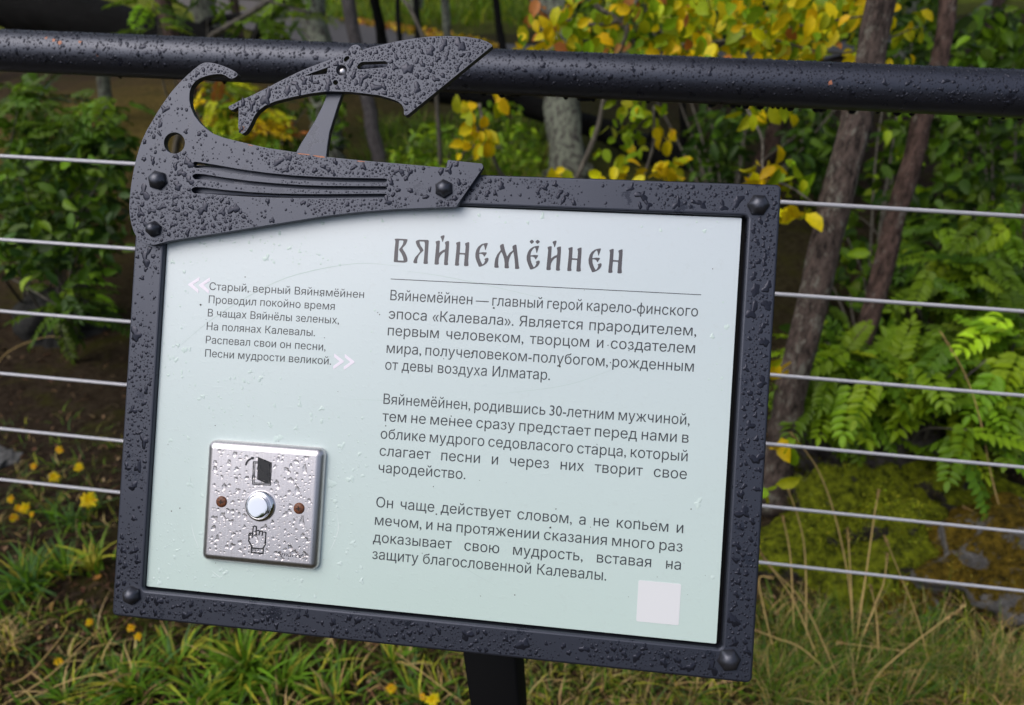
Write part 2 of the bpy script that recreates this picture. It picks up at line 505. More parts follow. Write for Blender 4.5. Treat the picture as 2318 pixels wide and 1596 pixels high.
def fronds(mb, pos, d, length, pairs, col, lw=0.33, ls=0.225):
    """compound leaves: paired leaflets along a stalk"""
    n = len(pos)
    d = unit(d); side = unit(np.cross(d, np.array([0, 0, 1.0]) + rng.normal(0, .25, (n, 3)))); up = np.cross(side, d)
    P_, D_, N_, S_, C_ = [], [], [], [], []
    for k in range(pairs):
        t = 0.22 + 0.74 * k / (pairs - 1)
        base = pos + d * (length * t)[:, None] - up * (length * 0.22 * t * t)[:, None]
        for sg in (-1, 1):
            dd = d * 0.55 + sg * side * 0.9 - up * rng.uniform(0.0, 0.35, (n, 1))
            P_.append(base); D_.append(dd); N_.append(up + rng.normal(0, .2, (n, 3)))
            S_.append(length * ls * (0.75 + 0.5 * math.sin(math.pi * (0.15 + 0.8 * t)))); C_.append(col * rng.uniform(0.85, 1.15, (n, 1)))
    P_.append(pos + d * length[:, None] - up * (length * .22)[:, None]); D_.append(d - up * .3); N_.append(up); S_.append(length * ls); C_.append(col)
    put_leaves(mb, np.concatenate(P_), np.concatenate(D_), np.concatenate(N_), np.concatenate(S_), lw * 2, np.concatenate(C_))

def clump_pts(cl, frac=1.0):
    """cl: (u, v, ru, rv, depth0, depth1, n) -> points scattered through that volume"""
    u, v, ru, rv, d0, d1, n = cl
    n = max(1, int(n * frac))
    a = rng.uniform(0, 2 * np.pi, n); r = np.sqrt(rng.uniform(0, 1, n))
    uu = u + ru * r * np.cos(a); vv = v + rv * r * np.sin(a)
    dd = rng.uniform(d0, d1, n)
    return CAMP + rays(uu, vv) * dd[:, None]

YEL = (0.76, 0.55, 0.008); YGR = (0.44, 0.48, 0.012); LGR = (0.24, 0.36, 0.012); ORG = (0.52, 0.20, 0.05)
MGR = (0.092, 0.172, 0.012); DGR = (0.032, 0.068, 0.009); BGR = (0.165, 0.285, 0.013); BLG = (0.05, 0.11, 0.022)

def stems_to(mb, base, targets, r0=0.006, r1=0.0018):
    for tg in targets:
        mid = base * 0.45 + tg * 0.55 + np.array([rng.normal(0, .04), rng.normal(0, .04), 0.10 * np.linalg.norm(tg - base)])
        mb.tube(smooth_path([base, mid, tg], 12), np.linspace(r0, r1, 12), 5)

def shrub(name, label, cat, base, clumps, kind, colors, w=None, size=(0.03, 0.045), group=None, stem='twig', parts=('foliage', 'stem'), width=0.8, pairs=8, hang=0.3, dens=1.0):
    root = empty(name, [float(x) for x in base])
    tag(root, label, cat, group)
    mb = MB()
    for cl in clumps:
        p = clump_pts(cl, dens * (1.7 if kind == 'frond' else 1.45)); n = len(p)
        sz = rng.uniform(size[0], size[1], n)
        c = pal(colors, n, 0.25, w)
        if kind == 'leaf':
            d = rng.normal(0, 1, (n, 3)); d[:, 2] = d[:, 2] * 0.5 - hang * 2
            nr = rng.normal(0, .7, (n, 3)) + np.array([0, -0.75, 0.6])
            put_leaves(mb, p, d, nr, sz, width, c)
        else:
            d = rng.normal(0, 1, (n, 3)); d[:, 2] = rng.normal(-0.15, 0.35, n)
            fronds(mb, p, d, sz, pairs, c)
    mb.build(parts[0], M['leaf'], root, origin=None).location = [-float(x) for x in base]
    ms = MB()
    tg = []
    for cl in clumps:
        for k in range(2 if cl[6] > 40 else 1):
            tg.append(clump_pts((cl[0], cl[1], cl[2] * .6, cl[3] * .6, cl[4], cl[5], 1))[0])
    stems_to(ms, np.asarray(base), tg)
    ms.build(parts[1], M[stem], root).location = [-float(x) for x in base]
    return root

# ------------------------------------------------------------------ the sign
SIGN_ROT = Matrix([[float(SM[i][j]) for j in range(3)] for i in range(3)]).to_4x4()
sign = empty('information_sign')
sign.matrix_world = Matrix.Translation([float(x) for x in SCEN]) @ SIGN_ROT
tag(sign, 'mint information board in wet dark steel frame with boat ornament', 'sign')

def densify(p, step):
    p = np.asarray(p, float); out = []
    for i in range(len(p)):
        a, b = p[i], p[(i + 1) % len(p)]
        n = max(1, int(np.linalg.norm(b - a) / step))
        for k in range(n): out.append(a + (b - a) * k / n)
    return np.array(out)

def chaikin(p, it=2):
    for _ in range(it):
        q = np.roll(p, -1, 0)
        p = np.stack([p * .75 + q * .25, p * .25 + q * .75], 1).reshape(-1, 2)
    return p

def contour(pts, z, fn, step=14, it=2):
    """traced outline -> smooth loop in the plane of the sign, metres"""
    p = chaikin(densify(pts, step), it)
    return np.array([S(*fn(x, y), z) for x, y in p])

def plate_mesh(name, loops, z0, z1, mat, parent, bevel=0.0008):
    """flat plate with holes and rounded edges between z0 and z1"""
    cu = bpy.data.curves.new(name, 'CURVE')
    cu.dimensions = '2D'; cu.fill_mode = 'BOTH'
    for lp in loops:
        sp = cu.splines.new('POLY'); sp.points.add(len(lp) - 1); sp.use_cyclic_u = True
        for pt, (x, y) in zip(sp.points, lp): pt.co = (x, y, 0, 1)
    cu.extrude = (z1 - z0) / 2 - bevel
    cu.bevel_depth = bevel; cu.bevel_resolution = 2
    cu.offset = -bevel if len(loops) < 3 else 0.0
    t = bpy.data.objects.new(name, cu); COL.objects.link(t)
    dg = bpy.context.evaluated_depsgraph_get()
    me = bpy.data.meshes.new_from_object(t.evaluated_get(dg))
    bpy.data.objects.remove(t); bpy.data.curves.remove(cu)
    me.name = name
    me.materials.clear(); me.materials.append(mat)
    me.transform(Matrix.Translation((0, 0, (z0 + z1) / 2)))
    for p in me.polygons: p.use_smooth = False
    o = bpy.data.objects.new(name, me); COL.objects.link(o); o.parent = parent
    return o

def flat_mesh(name, loops, z, mat, parent, thick=0.00012):
    return plate_mesh(name, loops, z, z + thick, mat, parent, 0.0)

def rrect(x0, y0, x1, y1, r, n=6):
    out = []
    for cx, cy, a0 in ((x1 - r, y1 - r, 0), (x0 + r, y1 - r, 90), (x0 + r, y0 + r, 180), (x1 - r, y0 + r, 270)):
        for k in range(n + 1):
            a = math.radians(a0 + 90 * k / n); out.append((cx + r * math.cos(a), cy + r * math.sin(a)))
    return np.array(out)

def circle(cx, cy, r, n=32):
    a = np.arange(n) / n * 2 * np.pi
    return np.stack([cx + r * np.cos(a), cy + r * np.sin(a)], 1)

z1 = lambda x, y: ((300 + x / 2.318) / 1.1044, (50 + y / 2.318) / 1.1044)
PZ = -0.004                                    # face of the printed panel
OZ0, OZ1 = 0.0003, 0.0055                      # ornament plates lie on the frame
FRAME_OUT = rrect(-0.2401, -0.1749, 0.2401, 0.1749, 0.004)
FRAME_IN = rrect(-0.2160, -0.1530, 0.2185, 0.1520, 0.003)
frame = plate_mesh('frame', [FRAME_OUT, FRAME_IN], -0.011, 0.0, M['metal'], sign, 0.0018)

boat_px = [(672,303),(640,285),(600,268),(560,255),(520,247),(490,248),(465,258),(430,285),(385,325),(340,370),(300,415),(260,470),(220,530),(185,590),(155,640),(130,695),(110,750),(92,815),(78,880),(66,950),(58,1020),(54,1080),(57,1130),(66,1180),(80,1225),(98,1260),(125,1285),(160,1299),(200,1302),(235,1294),(280,1280),(420,1257),(600,1230),(800,1197),(1000,1165),(1200,1133),(1400,1110),(1600,1095),(1800,1087),(1945,1083),(2105,852),(2098,833),(1990,822),(1900,812),(1893,858),(1750,845),(1600,832),(1400,815),(1200,795),(1000,765),(850,742),(700,708),(600,683),(540,660),(500,632),(465,600),(430,555),(410,510),(400,465),(402,420),(412,385),(435,355),(465,335),(510,320),(550,313),(590,312),(615,322),(630,335),(650,340),(672,330),(682,316)]
slots_px = [
 [(430,823),(470,828),(600,850),(700,868),(850,888),(1000,903),(1150,912),(1300,917),(1540,921),(1552,930),(1540,940),(1300,937),(1150,932),(1000,924),(850,910),(700,892),(600,877),(480,857),(430,855),(415,840)],
 [(435,893),(480,895),(600,915),(750,935),(900,949),(1050,959),(1200,964),(1540,966),(1552,975),(1540,983),(1200,982),(1050,977),(900,967),(750,955),(600,940),(480,922),(430,922),(414,906)],
 [(430,970),(480,972),(600,987),(750,1000),(900,1008),(1050,1011),(1200,1012),(1540,1009),(1552,1017),(1540,1026),(1200,1030),(1050,1029),(900,1027),(750,1022),(600,1013),(480,1003),(425,1003),(408,986)]]
bird_px = [(632,500),(700,465),(760,440),(850,395),(950,343),(1060,290),(1150,255),(1240,220),(1300,198),(1318,185),(1335,158),(1352,145),(1375,143),(1392,155),(1397,178),(1430,165),(1500,148),(1600,125),(1700,108),(1800,96),(1900,93),(2000,97),(2080,110),(2130,127),(2160,148),(1668,548),(1655,553),(1645,545),(1648,520),(1635,490),(1610,470),(1570,455),(1500,435),(1420,425),(1330,415),(1200,412),(1100,425),(1000,445),(900,470),(840,495),(800,525),(775,560),(755,605),(730,645),(710,660),(695,652),(685,620),(688,560),(688,495),(672,510),(655,520),(640,520),(628,508)]
strut_px = [(1190,400),(1300,398),(1285,435),(1265,490),(1240,570),(1215,650),(1203,730),(1192,830),(1000,830),(1020,765),(1050,710),(1085,655),(1130,580),(1170,500),(1195,440)]
boat = contour(boat_px, OZ1, z1)
hole = contour([(315 + 62 * math.cos(a), 713 + 63 * math.sin(a)) for a in np.arange(28) / 28 * 2 * np.pi], OZ1, z1, 30, 1)
def widen(p, k=3.5):
    c = np.mean(p, 0); p = np.array(p, float)
    m_ = np.interp(p[:, 0], np.linspace(400, 1560, 30), [np.mean([q[1] for q in p if abs(q[0] - x_) < 130] or [c[1]]) for x_ in np.linspace(400, 1560, 30)])
    p[:, 1] += np.sign(p[:, 1] - m_) * k
    return p
slots = [contour(widen(s), OZ1, z1, 20, 1) for s in slots_px]
boat_plate = plate_mesh('boat_plate', [boat, hole] + slots, OZ0, OZ1, M['metal'], sign, 0.00022)
bird = contour(bird_px, OZ1, z1)
bh = [contour([(1283 + 33 * math.cos(a), 290 + 33 * math.sin(a)) for a in np.arange(20) / 20 * 2 * np.pi], OZ1, z1, 30, 1),
      contour([(1062, 327), (1110, 306), (1205, 273), (1202, 295), (1199, 313), (1130, 320)], OZ1, z1, 20, 1),
      contour([(1400, 242), (1540, 237), (1553, 248), (1550, 268), (1535, 275), (1385, 288), (1370, 278), (1380, 255)], OZ1, z1, 20, 1),
      contour([(1313 + 17 * math.cos(a) + 6 * math.sin(a), 226 - 18 * math.sin(a) ) for a in np.arange(14) / 14 * 2 * np.pi], OZ1, z1, 30, 1),
      contour([(1249 + 16 * math.cos(a), 362 + 16 * math.sin(a)) for a in np.arange(14) / 14 * 2 * np.pi], OZ1, z1, 30, 1)]
bird_plate = plate_mesh('bird_plate', [bird] + bh, OZ0, OZ1, M['metal'], sign, 0.00022)
strut = plate_mesh('strut', [contour(strut_px, OZ0, z1)], -0.0045, OZ0 - 0.0001, M['metal'], sign, 0.0006)
cx_, cy_ = S(*z1(1290, 297), -0.0005)
MB().tube([(cx_, cy_, OZ0 - 0.0003), (cx_, cy_, OZ0 + 0.0022)], 0.0044, 20).build('rivet', M['steel'], bird_plate)

# bolts with domed hexagon heads
def bolt(px, r, zb, parent, rot=0.2):
    x, y = S(px[0], px[1], zb + 0.005)
    mb = MB(); rings = []
    a6 = np.arange(24) / 24 * 2 * np.pi + rot
    hexr = math.cos(math.pi / 6) / np.cos((a6 - rot + math.pi / 6) % (math.pi / 3) - math.pi / 6)
    for zz, f, hx in ((0, 1.10, 1), (0.0018, 1.10, 1), (0.0028, 1.0, .9), (0.0044, .82, .55), (0.0057, .58, .3), (0.0064, .30, 0)):
        rr = r * f * (hx * hexr + (1 - hx) * 0.93)
        rings.append(np.stack([x + rr * np.cos(a6), y + rr * np.sin(a6), np.full(24, zb + zz)], 1))
    v = np.concatenate(rings + [[(x, y, zb + 0.0066)]])
    q = []; t = []
    for k in range(5):
        for j in range(24): q.append((k * 24 + j, k * 24 + (j + 1) % 24, (k + 1) * 24 + (j + 1) % 24, (k + 1) * 24 + j))
    for j in range(24): t.append((5 * 24 + j, 5 * 24 + (j + 1) % 24, 144))
    mb.add(v, t, q)
    mb.build('bolt', M['bolt'], parent, smooth=True)
    return (x, y, r * 1.2)
bolts_boat = [bolt((349, 405), 0.0069, OZ1, boat_plate, 0.3), bolt((340, 516), 0.0057, OZ1, boat_plate, 0.9), bolt((1002, 424), 0.0063, OZ1, boat_plate, 0.1)]
bolts_frame = [bolt((1720, 461), 0.0071, 0, frame, 0.5), bolt((290, 1352), 0.0067, 0, frame, 0.2), bolt((1653, 1500), 0.0074, 0, frame, 0.7)]

# the printed panel and the board behind it
PX0, PX1, PY0, PY1 = -0.2157, 0.2150, -0.1512, 0.1512
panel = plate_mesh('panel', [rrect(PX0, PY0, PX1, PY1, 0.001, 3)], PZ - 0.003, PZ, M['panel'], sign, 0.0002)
plate_mesh('backing_board', [rrect(-0.236, -0.171, 0.236, 0.171, 0.003, 3)], -0.0165, -0.0112, M['post'], sign, 0.0003)

# ---- lettering
def pip(poly, x, y):
    poly = np.asarray(poly); inside = np.zeros(len(x), bool)
    x0, y0 = poly[:, 0], poly[:, 1]; x1, y1 = np.roll(x0, -1), np.roll(y0, -1)
    for a, b, c, d in zip(x0, y0, x1, y1):
        cond = (b > y) != (d > y)
        if cond.any():
            xi = (c - a) * (y - b) / (d - b + 1e-18) + a
            inside ^= cond & (x < xi)
    return inside

def text_mesh(body, space_word=1.0, space_char=1.0, shear=0.0):
    """outlines of the builtin font, filled by winding number (strokes of a letter may overlap)"""
    cu = bpy.data.curves.new('t', 'FONT'); cu.body = body
    cu.space_word = space_word; cu.space_character = space_char; cu.shear = shear
    cu.resolution_u = 4; cu.fill_mode = 'NONE'; cu.offset = 0.010
    t = bpy.data.objects.new('t', cu); COL.objects.link(t)
    dg = bpy.context.evaluated_depsgraph_get()
    me = bpy.data.meshes.new_from_object(t.evaluated_get(dg))
    bpy.data.objects.remove(t); bpy.data.curves.remove(cu)
    co = np.array([v.co[:] for v in me.vertices])
    root = list(range(len(co)))
    def find(i):
        while root[i] != i: root[i] = root[root[i]]; i = root[i]
        return i
    for e in me.edges: root[find(e.vertices[0])] = find(e.vertices[1])
    bpy.data.meshes.remove(me)
    groups = {}
    for i in range(len(co)): groups.setdefault(find(i), []).append(i)
    loops = [co[g][:, :2] for g in groups.values() if len(g) > 2]
    pts, edges = [], []
    for l in loops:
        k = len(pts); n = len(l)
        pts += [Vector((x, y)) for x, y in l]; edges += [(k + j, k + (j + 1) % n) for j in range(n)]
    v, _, f, *_r = delaunay_2d_cdt(pts, edges, [], 0, 1e-7)
    v = np.array([p[:] for p in v]); f = np.array([list(t_) for t_ in f if len(t_) == 3])
    c = v[f].mean(1); wnd = np.zeros(len(c))
    for l in loops:
        p, q = l, np.roll(l, -1, 0)
        for (x0, y0), (x1, y1) in zip(p, q):
            left = (x1 - x0) * (c[:, 1] - y0) - (c[:, 0] - x0) * (y1 - y0)
            wnd += ((y0 <= c[:, 1]) & (y1 > c[:, 1]) & (left > 0)).astype(int) - ((y0 > c[:, 1]) & (y1 <= c[:, 1]) & (left < 0)).astype(int)
    f = f[np.abs(wnd) > 0.5]
    p = v[f]
    cr = (p[:, 1, 0] - p[:, 0, 0]) * (p[:, 2, 1] - p[:, 0, 1]) - (p[:, 1, 1] - p[:, 0, 1]) * (p[:, 2, 0] - p[:, 0, 0])
    F = [tuple(int(i) for i in (t_ if k > 0 else t_[::-1])) for t_, k in zip(f, cr)]
    used = np.unique(f); mp = {int(o_): k for k, o_ in enumerate(used)}
    return np.column_stack([v[used], np.zeros(len(used))]), [tuple(mp[i] for i in t_) for t_ in F]

capv, _ = text_mesh('Н')
CAPH = capv[:, 1].max() - capv[:, 1].min()

def text_block(name, lines, fn, caph, parent, mat, z, shear=0.0):
    """each line runs from its left to its right end on its baseline; full lines are justified by their word gaps"""
    V, F = [], []; n = 0
    for body, x0, y0, x1, y1, just in lines:
        a = np.array(S(*fn(x0, y0), z)); b_ = np.array(S(*fn(x1, y1), z)); yb = (a[1] + b_[1]) / 2
        W = (b_[0] - a[0]); sy = caph / CAPH
        xk = 0.985
        ws = 1.0; sc = 1.0
        v1, f1 = text_mesh(body, 1.0, sc, shear); w1 = np.ptp(v1[:, 0]) * sy * xk
        if just:
            v2, f2 = text_mesh(body, 2.0, sc, shear); w2 = np.ptp(v2[:, 0]) * sy * xk
            ws = 1 + (W - w1) / max(w2 - w1, 1e-9)
            ws = min(max(ws, 0.72), 6.0)
            v1, f1 = text_mesh(body, ws, sc, shear)
        sx = W / np.ptp(v1[:, 0])
        v = v1.copy(); v[:, 0] = (v1[:, 0] - v1[:, 0].min()) * sx + a[0]; v[:, 1] = v1[:, 1] * sy + yb; v[:, 2] = v1[:, 2] + z + 0.00010
        V.append(v); F += [tuple(i + n for i in f) for f in f1]; n += len(v)
    me = bpy.data.meshes.new(name); me.from_pydata(np.concatenate(V).tolist(), [], F); me.materials.append(mat)
    o = bpy.data.objects.new(name, me); COL.objects.link(o); o.parent = parent
    return o

v8 = lambda x, y: ((900 + x / 2.318) / 1.1044, (560 + y / 2.318) / 1.1044)
v7 = lambda x, y: ((900 + x / 2.5756) / 1.1044, (960 + y / 2.5756) / 1.1044)
v6 = lambda x, y: ((460 + x / 4.636) / 1.1044, (680 + y / 4.636) / 1.1044)
text_block('lettering', [
    ('Вяйнемёйнен — главный герой карело-финского', 175, 440, 1957, 538, True),
    ('эпоса «Калевала». Является прародителем,', 165, 553, 1948, 645, True),
    ('первым человеком, творцом и создателем', 160, 645, 1940, 750, True),
    ('мира, получеловеком-полубогом, рожденным', 153, 750, 1933, 853, True),
    ('от девы воздуха Илматар.', 145, 843, 1100, 905, False)], v8, 0.0078, panel, M['ink'], PZ)
text_block('lettering', [
    ('Вяйнемёйнен, родившись 30-летним мужчиной,', 150, 130, 2122, 262, True),
    ('тем не менее сразу предстает перед нами в', 143, 240, 2115, 378, True),
    ('облике мудрого седовласого старца, который', 132, 352, 2108, 497, True),
    ('слагает песни и через них творит свое', 125, 462, 2103, 612, True),
    ('чародейство.', 118, 570, 678, 612, False)], v7, 0.0078, panel, M['ink'], PZ)
text_block('lettering', [
    ('Он чаще действует словом, а не копьем и', 103, 795, 2080, 958, True),
    ('мечом, и на протяжении сказания много раз', 95, 905, 2075, 1083, True),
    ('доказывает свою мудрость, вставая на', 83, 1020, 2065, 1195, True),
    ('защиту благословенной Калевалы.', 78, 1130, 1585, 1262, False)], v7, 0.0078, panel, M['ink'], PZ)
text_block('lettering', [
    ('Старый, верный Вяйнямёйнен', 293, 208, 2085, 302, False),
    ('Проводил покойно время', 285, 360, 1745, 440, False),
    ('В чащах Вяйнёлы зеленых,', 275, 512, 1795, 605, False),
    ('На полянах Калевалы.', 262, 668, 1517, 747, False),
    ('Распевал свои он песни,', 252, 825, 1640, 913, False),
    ('Песни мудрости великой.', 243, 980, 1703, 1077, False)], v6, 0.0059, panel, M['ink'], PZ)

tB = lambda x, y: ((1260 + x / 7.244) / 1.1044, (570 + y / 7.244) / 1.1044)
tA = lambda x, y: ((960 + x / 7.244) / 1.1044, (570 + y / 7.244) / 1.1044)
gl_V = [(190,198),(235,192),(428,203),(420,245),(395,300),(362,335),(332,365),(350,400),(385,450),(412,510),(425,560),(425,600),(410,618),(370,628),(180,618),(177,600),(190,420),(207,250),(203,220)]
gl_Vh = [(272,222),(355,228),(345,285),(320,330),(275,385),(275,400),(320,470),(345,530),(357,592),(250,588),(255,450),(268,260)]
gl_Ya = [(575,240),(578,270),(600,330),(640,390),(655,425),(610,480),(565,530),(540,580),(528,630),(565,643),(605,638),(600,610),(605,560),(630,500),(670,450),(712,415),(715,402),(700,370),(665,320),(645,275),(642,242),(735,248),(742,300),(735,420),(720,600),(712,648),(755,653),(798,645),(790,600),(792,540),(805,330),(812,235),(800,216),(635,212),(590,228)]
gl_I = [(933,248),(950,238),(1000,225),(1013,238),(1008,300),(998,452),(1030,425),(1070,400),(1108,388),(1115,310),(1100,262),(1120,245),(1165,233),(1180,240),(1178,320),(1168,480),(1155,620),(1165,665),(1125,675),(1085,668),(1090,600),(1102,430),(1060,455),(1020,500),(998,545),(990,610),(998,655),(955,665),(913,660),(918,600),(935,420),(947,300)]
gl_mark = [(1022,158),(1040,142),(1085,130),(1098,138),(1095,165),(1075,225),(1065,253),(1055,250),(1048,215)]
gl_N = [(1302,272),(1320,260),(1370,246),(1383,252),(1380,320),(1372,450),(1470,455),(1478,330),(1465,282),(1485,270),(1535,254),(1545,262),(1543,340),(1525,600),(1532,685),(1490,694),(1447,688),(1455,600),(1463,483),(1368,478),(1355,630),(1365,675),(1325,685),(1282,680),(1290,600),(1310,400),(1315,310)]
gl_E = [(1882,270),(1875,300),(1840,403),(1830,400),(1820,340),(1805,300),(1770,330),(1735,385),(1722,450),(1790,437),(1862,442),(1860,460),(1818,522),(1808,515),(1800,490),(1770,470),(1724,467),(1728,530),(1750,600),(1785,665),(1815,630),(1830,595),(1828,575),(1815,568),(1835,550),(1875,538),(1893,550),(1890,590),(1860,640),(1810,675),(1755,698),(1718,705),(1705,670),(1675,600),(1655,530),(1655,460),(1675,390),(1710,335),(1770,292),(1830,275)]
gl_M = [(2165,283),(2170,310),(2190,400),(2230,518),(2273,450),(2338,405),(2328,370),(2325,335),(2343,315),(2395,297),(2401,330),(2423,520),(2443,690),(2455,735),(2413,745),(2371,740),(2373,680),(2363,560),(2345,432),(2303,480),(2268,560),(2255,640),(2257,690),(2268,725),(2223,733),(2181,727),(2185,640),(2175,560),(2150,480),(2125,430),(2090,490),(2072,560),(2068,640),(2072,690),(2083,715),(2040,722),(1998,718),(2000,650),(2015,560),(2050,480),(2115,398),(2105,370),(2098,325),(2115,302)]
def sh(p, dx, dy): return [(x + dx, y + dy) for x, y in p]
def gc(p, fn): return contour(p, PZ, fn, 30, 1)
title = [gc(gl_V, tA), gc(gl_Vh, tA), gc(gl_Ya, tA), gc(gl_I, tA), gc(gl_mark, tA), gc(gl_N, tA), gc(gl_E, tA), gc(gl_M, tA),
         gc(sh(gl_E, -1244, 50), tB), gc([(462,248),(478,228),(508,210),(530,228),(546,250),(525,270),(500,290),(480,272)], tB), gc([(567,250),(585,230),(612,212),(635,230),(653,252),(630,272),(605,291),(585,272)], tB),
         gc(sh(gl_I, -147, 101), tB), gc(sh(gl_mark, -145, 97), tB), gc(sh(gl_N, -139, 98), tB), gc(sh(gl_E, -124, 99), tB), gc(sh(gl_N, 604, 131), tB)]
flat_mesh('title_lettering', title, PZ + 0.00002, M['ink_title'], panel)
flat_mesh('rule_line', [np.array([S(*v8(178, 316.5), PZ), S(*v8(178, 320.5), PZ), S(*v8(1977, 412.5), PZ), S(*v8(1977, 408.5), PZ)])], PZ + 0.00002, M['ink'], panel)
ch1 = [(180,57),(180,95),(105,145),(170,205),(166,244),(50,150),(55,138)]
ch2 = [(1742,945),(1742,985),(1805,1037),(1730,1090),(1730,1130),(1852,1045),(1855,1032)]
flat_mesh('quotation_mark', [np.array([S(*v6(x, y), PZ) for x, y in c]) for c in (ch1, sh(ch1, 122, 7))], PZ + 0.00002, M['ink_lilac'], panel)
flat_mesh('quotation_mark', [np.array([S(*v6(x, y), PZ) for x, y in c]) for c in (ch2, sh(ch2, 123, 6))], PZ + 0.00002, M['ink_lilac'], panel)
s0 = [S(1447, 1313, PZ), S(1542, 1322, PZ), S(1534, 1417, PZ), S(1440, 1406, PZ)]
flat_mesh('blank_sticker', [rrect(s0[3][0], s0[3][1], s0[1][0], s0[1][1], 0.0012, 4)], PZ + 0.00002, M['sticker'], panel, 0.0002)

# ---- scratches and specks of dirt on the print
M['scratch'] = simple('scratched_print', (0.500, 0.615, 0.585), 0.5)
M['pale_scratch'] = simple('pale_scratched_print', (0.72, 0.80, 0.79), 0.5)
M['dirt'] = simple('dirt', (0.06, 0.055, 0.045), 0.8)
for k, (pl, w, mt) in enumerate((([(400, 790), (470, 730), (560, 672), (660, 625), (800, 597), (905, 602)], .00055, 'scratch'), ([(905, 612), (1000, 625), (1130, 652), (1300, 692)], .00035, 'scratch'), ([(770, 903), (900, 907), (1010, 905)], .0003, 'scratch'),
        ([(762, 1160), (766, 1195), (757, 1225), (742, 1255)], .0006, 'pale_scratch'), ([(433, 1185), (439, 1212), (452, 1245)], .0005, 'pale_scratch'), ([(478, 1290), (492, 1302), (508, 1312)], .0006, 'pale_scratch'), ([(1120, 893), (1280, 872), (1400, 832)], .0003, 'scratch'), ([(1000, 1240), (1060, 1290), (1130, 1330)], .0003, 'scratch'), ([(600, 820), (700, 815), (780, 800)], .0003, 'scratch'))):
    p = smooth_path(np.array([(*S(u, v, PZ), 0) for u, v in pl]), 22)[:, :2]
    tg = np.gradient(p, axis=0); tg /= np.linalg.norm(tg, axis=1)[:, None]; nn_ = np.stack([-tg[:, 1], tg[:, 0]], 1) * (w / 2) * np.sin(np.linspace(.15, 3.0, 22))[:, None]
    v_ = np.concatenate([np.column_stack([p + nn_, np.full(22, PZ + .00006)]), np.column_stack([p - nn_, np.full(22, PZ + .00006)])])
    MB().add(v_, q=[(22 + j, 22 + j + 1, j + 1, j) for j in range(21)]).build('scratch', M[mt], panel)
mb = MB()
for k in range(70):
    x_, y_ = rng.uniform(PX0 + .01, PX1 - .01), rng.uniform(PY0 + .01, .12); r_ = rng.uniform(.00018, .00055) * (1 if k % 6 else 1.7); a_ = np.arange(7) / 7 * 6.283
    mb.add(np.column_stack([x_ + r_ * np.cos(a_) * rng.uniform(.6, 1.3, 7), y_ + r_ * np.sin(a_) * rng.uniform(.6, 1.3, 7), np.full(7, PZ + .00022)]), t=[(0, j, j + 1) for j in range(1, 6)])
tag(mb.build('dirt_specks', M['dirt'], panel), kind='stuff')

# ---- push-button plate
vp = lambda x, y: ((400 + x / 3.193) / 1.1044, (1000 + y / 3.193) / 1.1044)
BZ = PZ + 0.0075
c0 = S(*vp(815, 838), BZ - 0.002)
hw = 0.0458
def dome_plate(name, cx, cy, hx, hy, prof, r, mat, parent):
    mb = MB(); rings = []
    for inset, z in prof:
        p = rrect(cx - hx + inset, cy - hy + inset, cx + hx - inset, cy + hy - inset, max(r - inset, 0.0012), 6)
        rings.append(np.column_stack([p, np.full(len(p), z)]))
    n = len(rings[0]); v = np.concatenate(rings + [[(cx, cy, prof[-1][1])]])
    q = [(k * n + j, k * n + (j + 1) % n, (k + 1) * n + (j + 1) % n, (k + 1) * n + j) for k in range(len(rings) - 1) for j in range(n)]
    t = [((len(rings) - 1) * n + j, (len(rings) - 1) * n + (j + 1) % n, len(rings) * n) for j in range(n)]
    mb.add(v, t, q)
    o = mb.build(name, mat, parent, smooth=True)
    return o
bplate = dome_plate('button_plate', c0[0], c0[1], hw, hw, [(0, PZ), (0, PZ + 0.0030), (0.0006, PZ + 0.0044), (0.0022, PZ + 0.0062), (0.0042, PZ + 0.0072), (0.0052, BZ), (0.006, BZ)], 0.0058, M['steel'], sign)

def lathe(name, cx, cy, prof, mat, parent, n=36):
    a = np.arange(n) / n * 2 * np.pi
    v = [np.stack([cx + r * np.cos(a), cy + r * np.sin(a), np.full(n, z)], 1) for r, z in prof]
    v = np.concatenate(v + [[(cx, cy, prof[-1][1])]])
    q = [(k * n + j, k * n + (j + 1) % n, (k + 1) * n + (j + 1) % n, (k + 1) * n + j) for k in range(len(prof) - 1) for j in range(n)]
    t = [((len(prof) - 1) * n + j, (len(prof) - 1) * n + (j + 1) % n, len(prof) * n) for j in range(n)]
    return MB().add(v, t, q).build(name, mat, parent, smooth=True)
bx_, by_ = S(*vp(801, 845), BZ)
lathe('button_ring', bx_, by_, [(0.0117, BZ), (0.0117, BZ + 0.0006), (0.0110, BZ + 0.0018), (0.0097, BZ + 0.0029), (0.0090, BZ + 0.0030), (0.0089, BZ + 0.0008)], M['chrome'], bplate)
bx2, by2 = S(*vp(785, 850), BZ + 0.004)
lathe('push_button', bx_, by_, [(0.0083, BZ + 0.0004), (0.0083, BZ + 0.0046), (0.0081, BZ + 0.0051), (0.0078, BZ + 0.0053), (0.0074, BZ + 0.00535), (0.0045, BZ + 0.00538), (0.0015, BZ + 0.0054)], M['chrome'], bplate)
screws = []
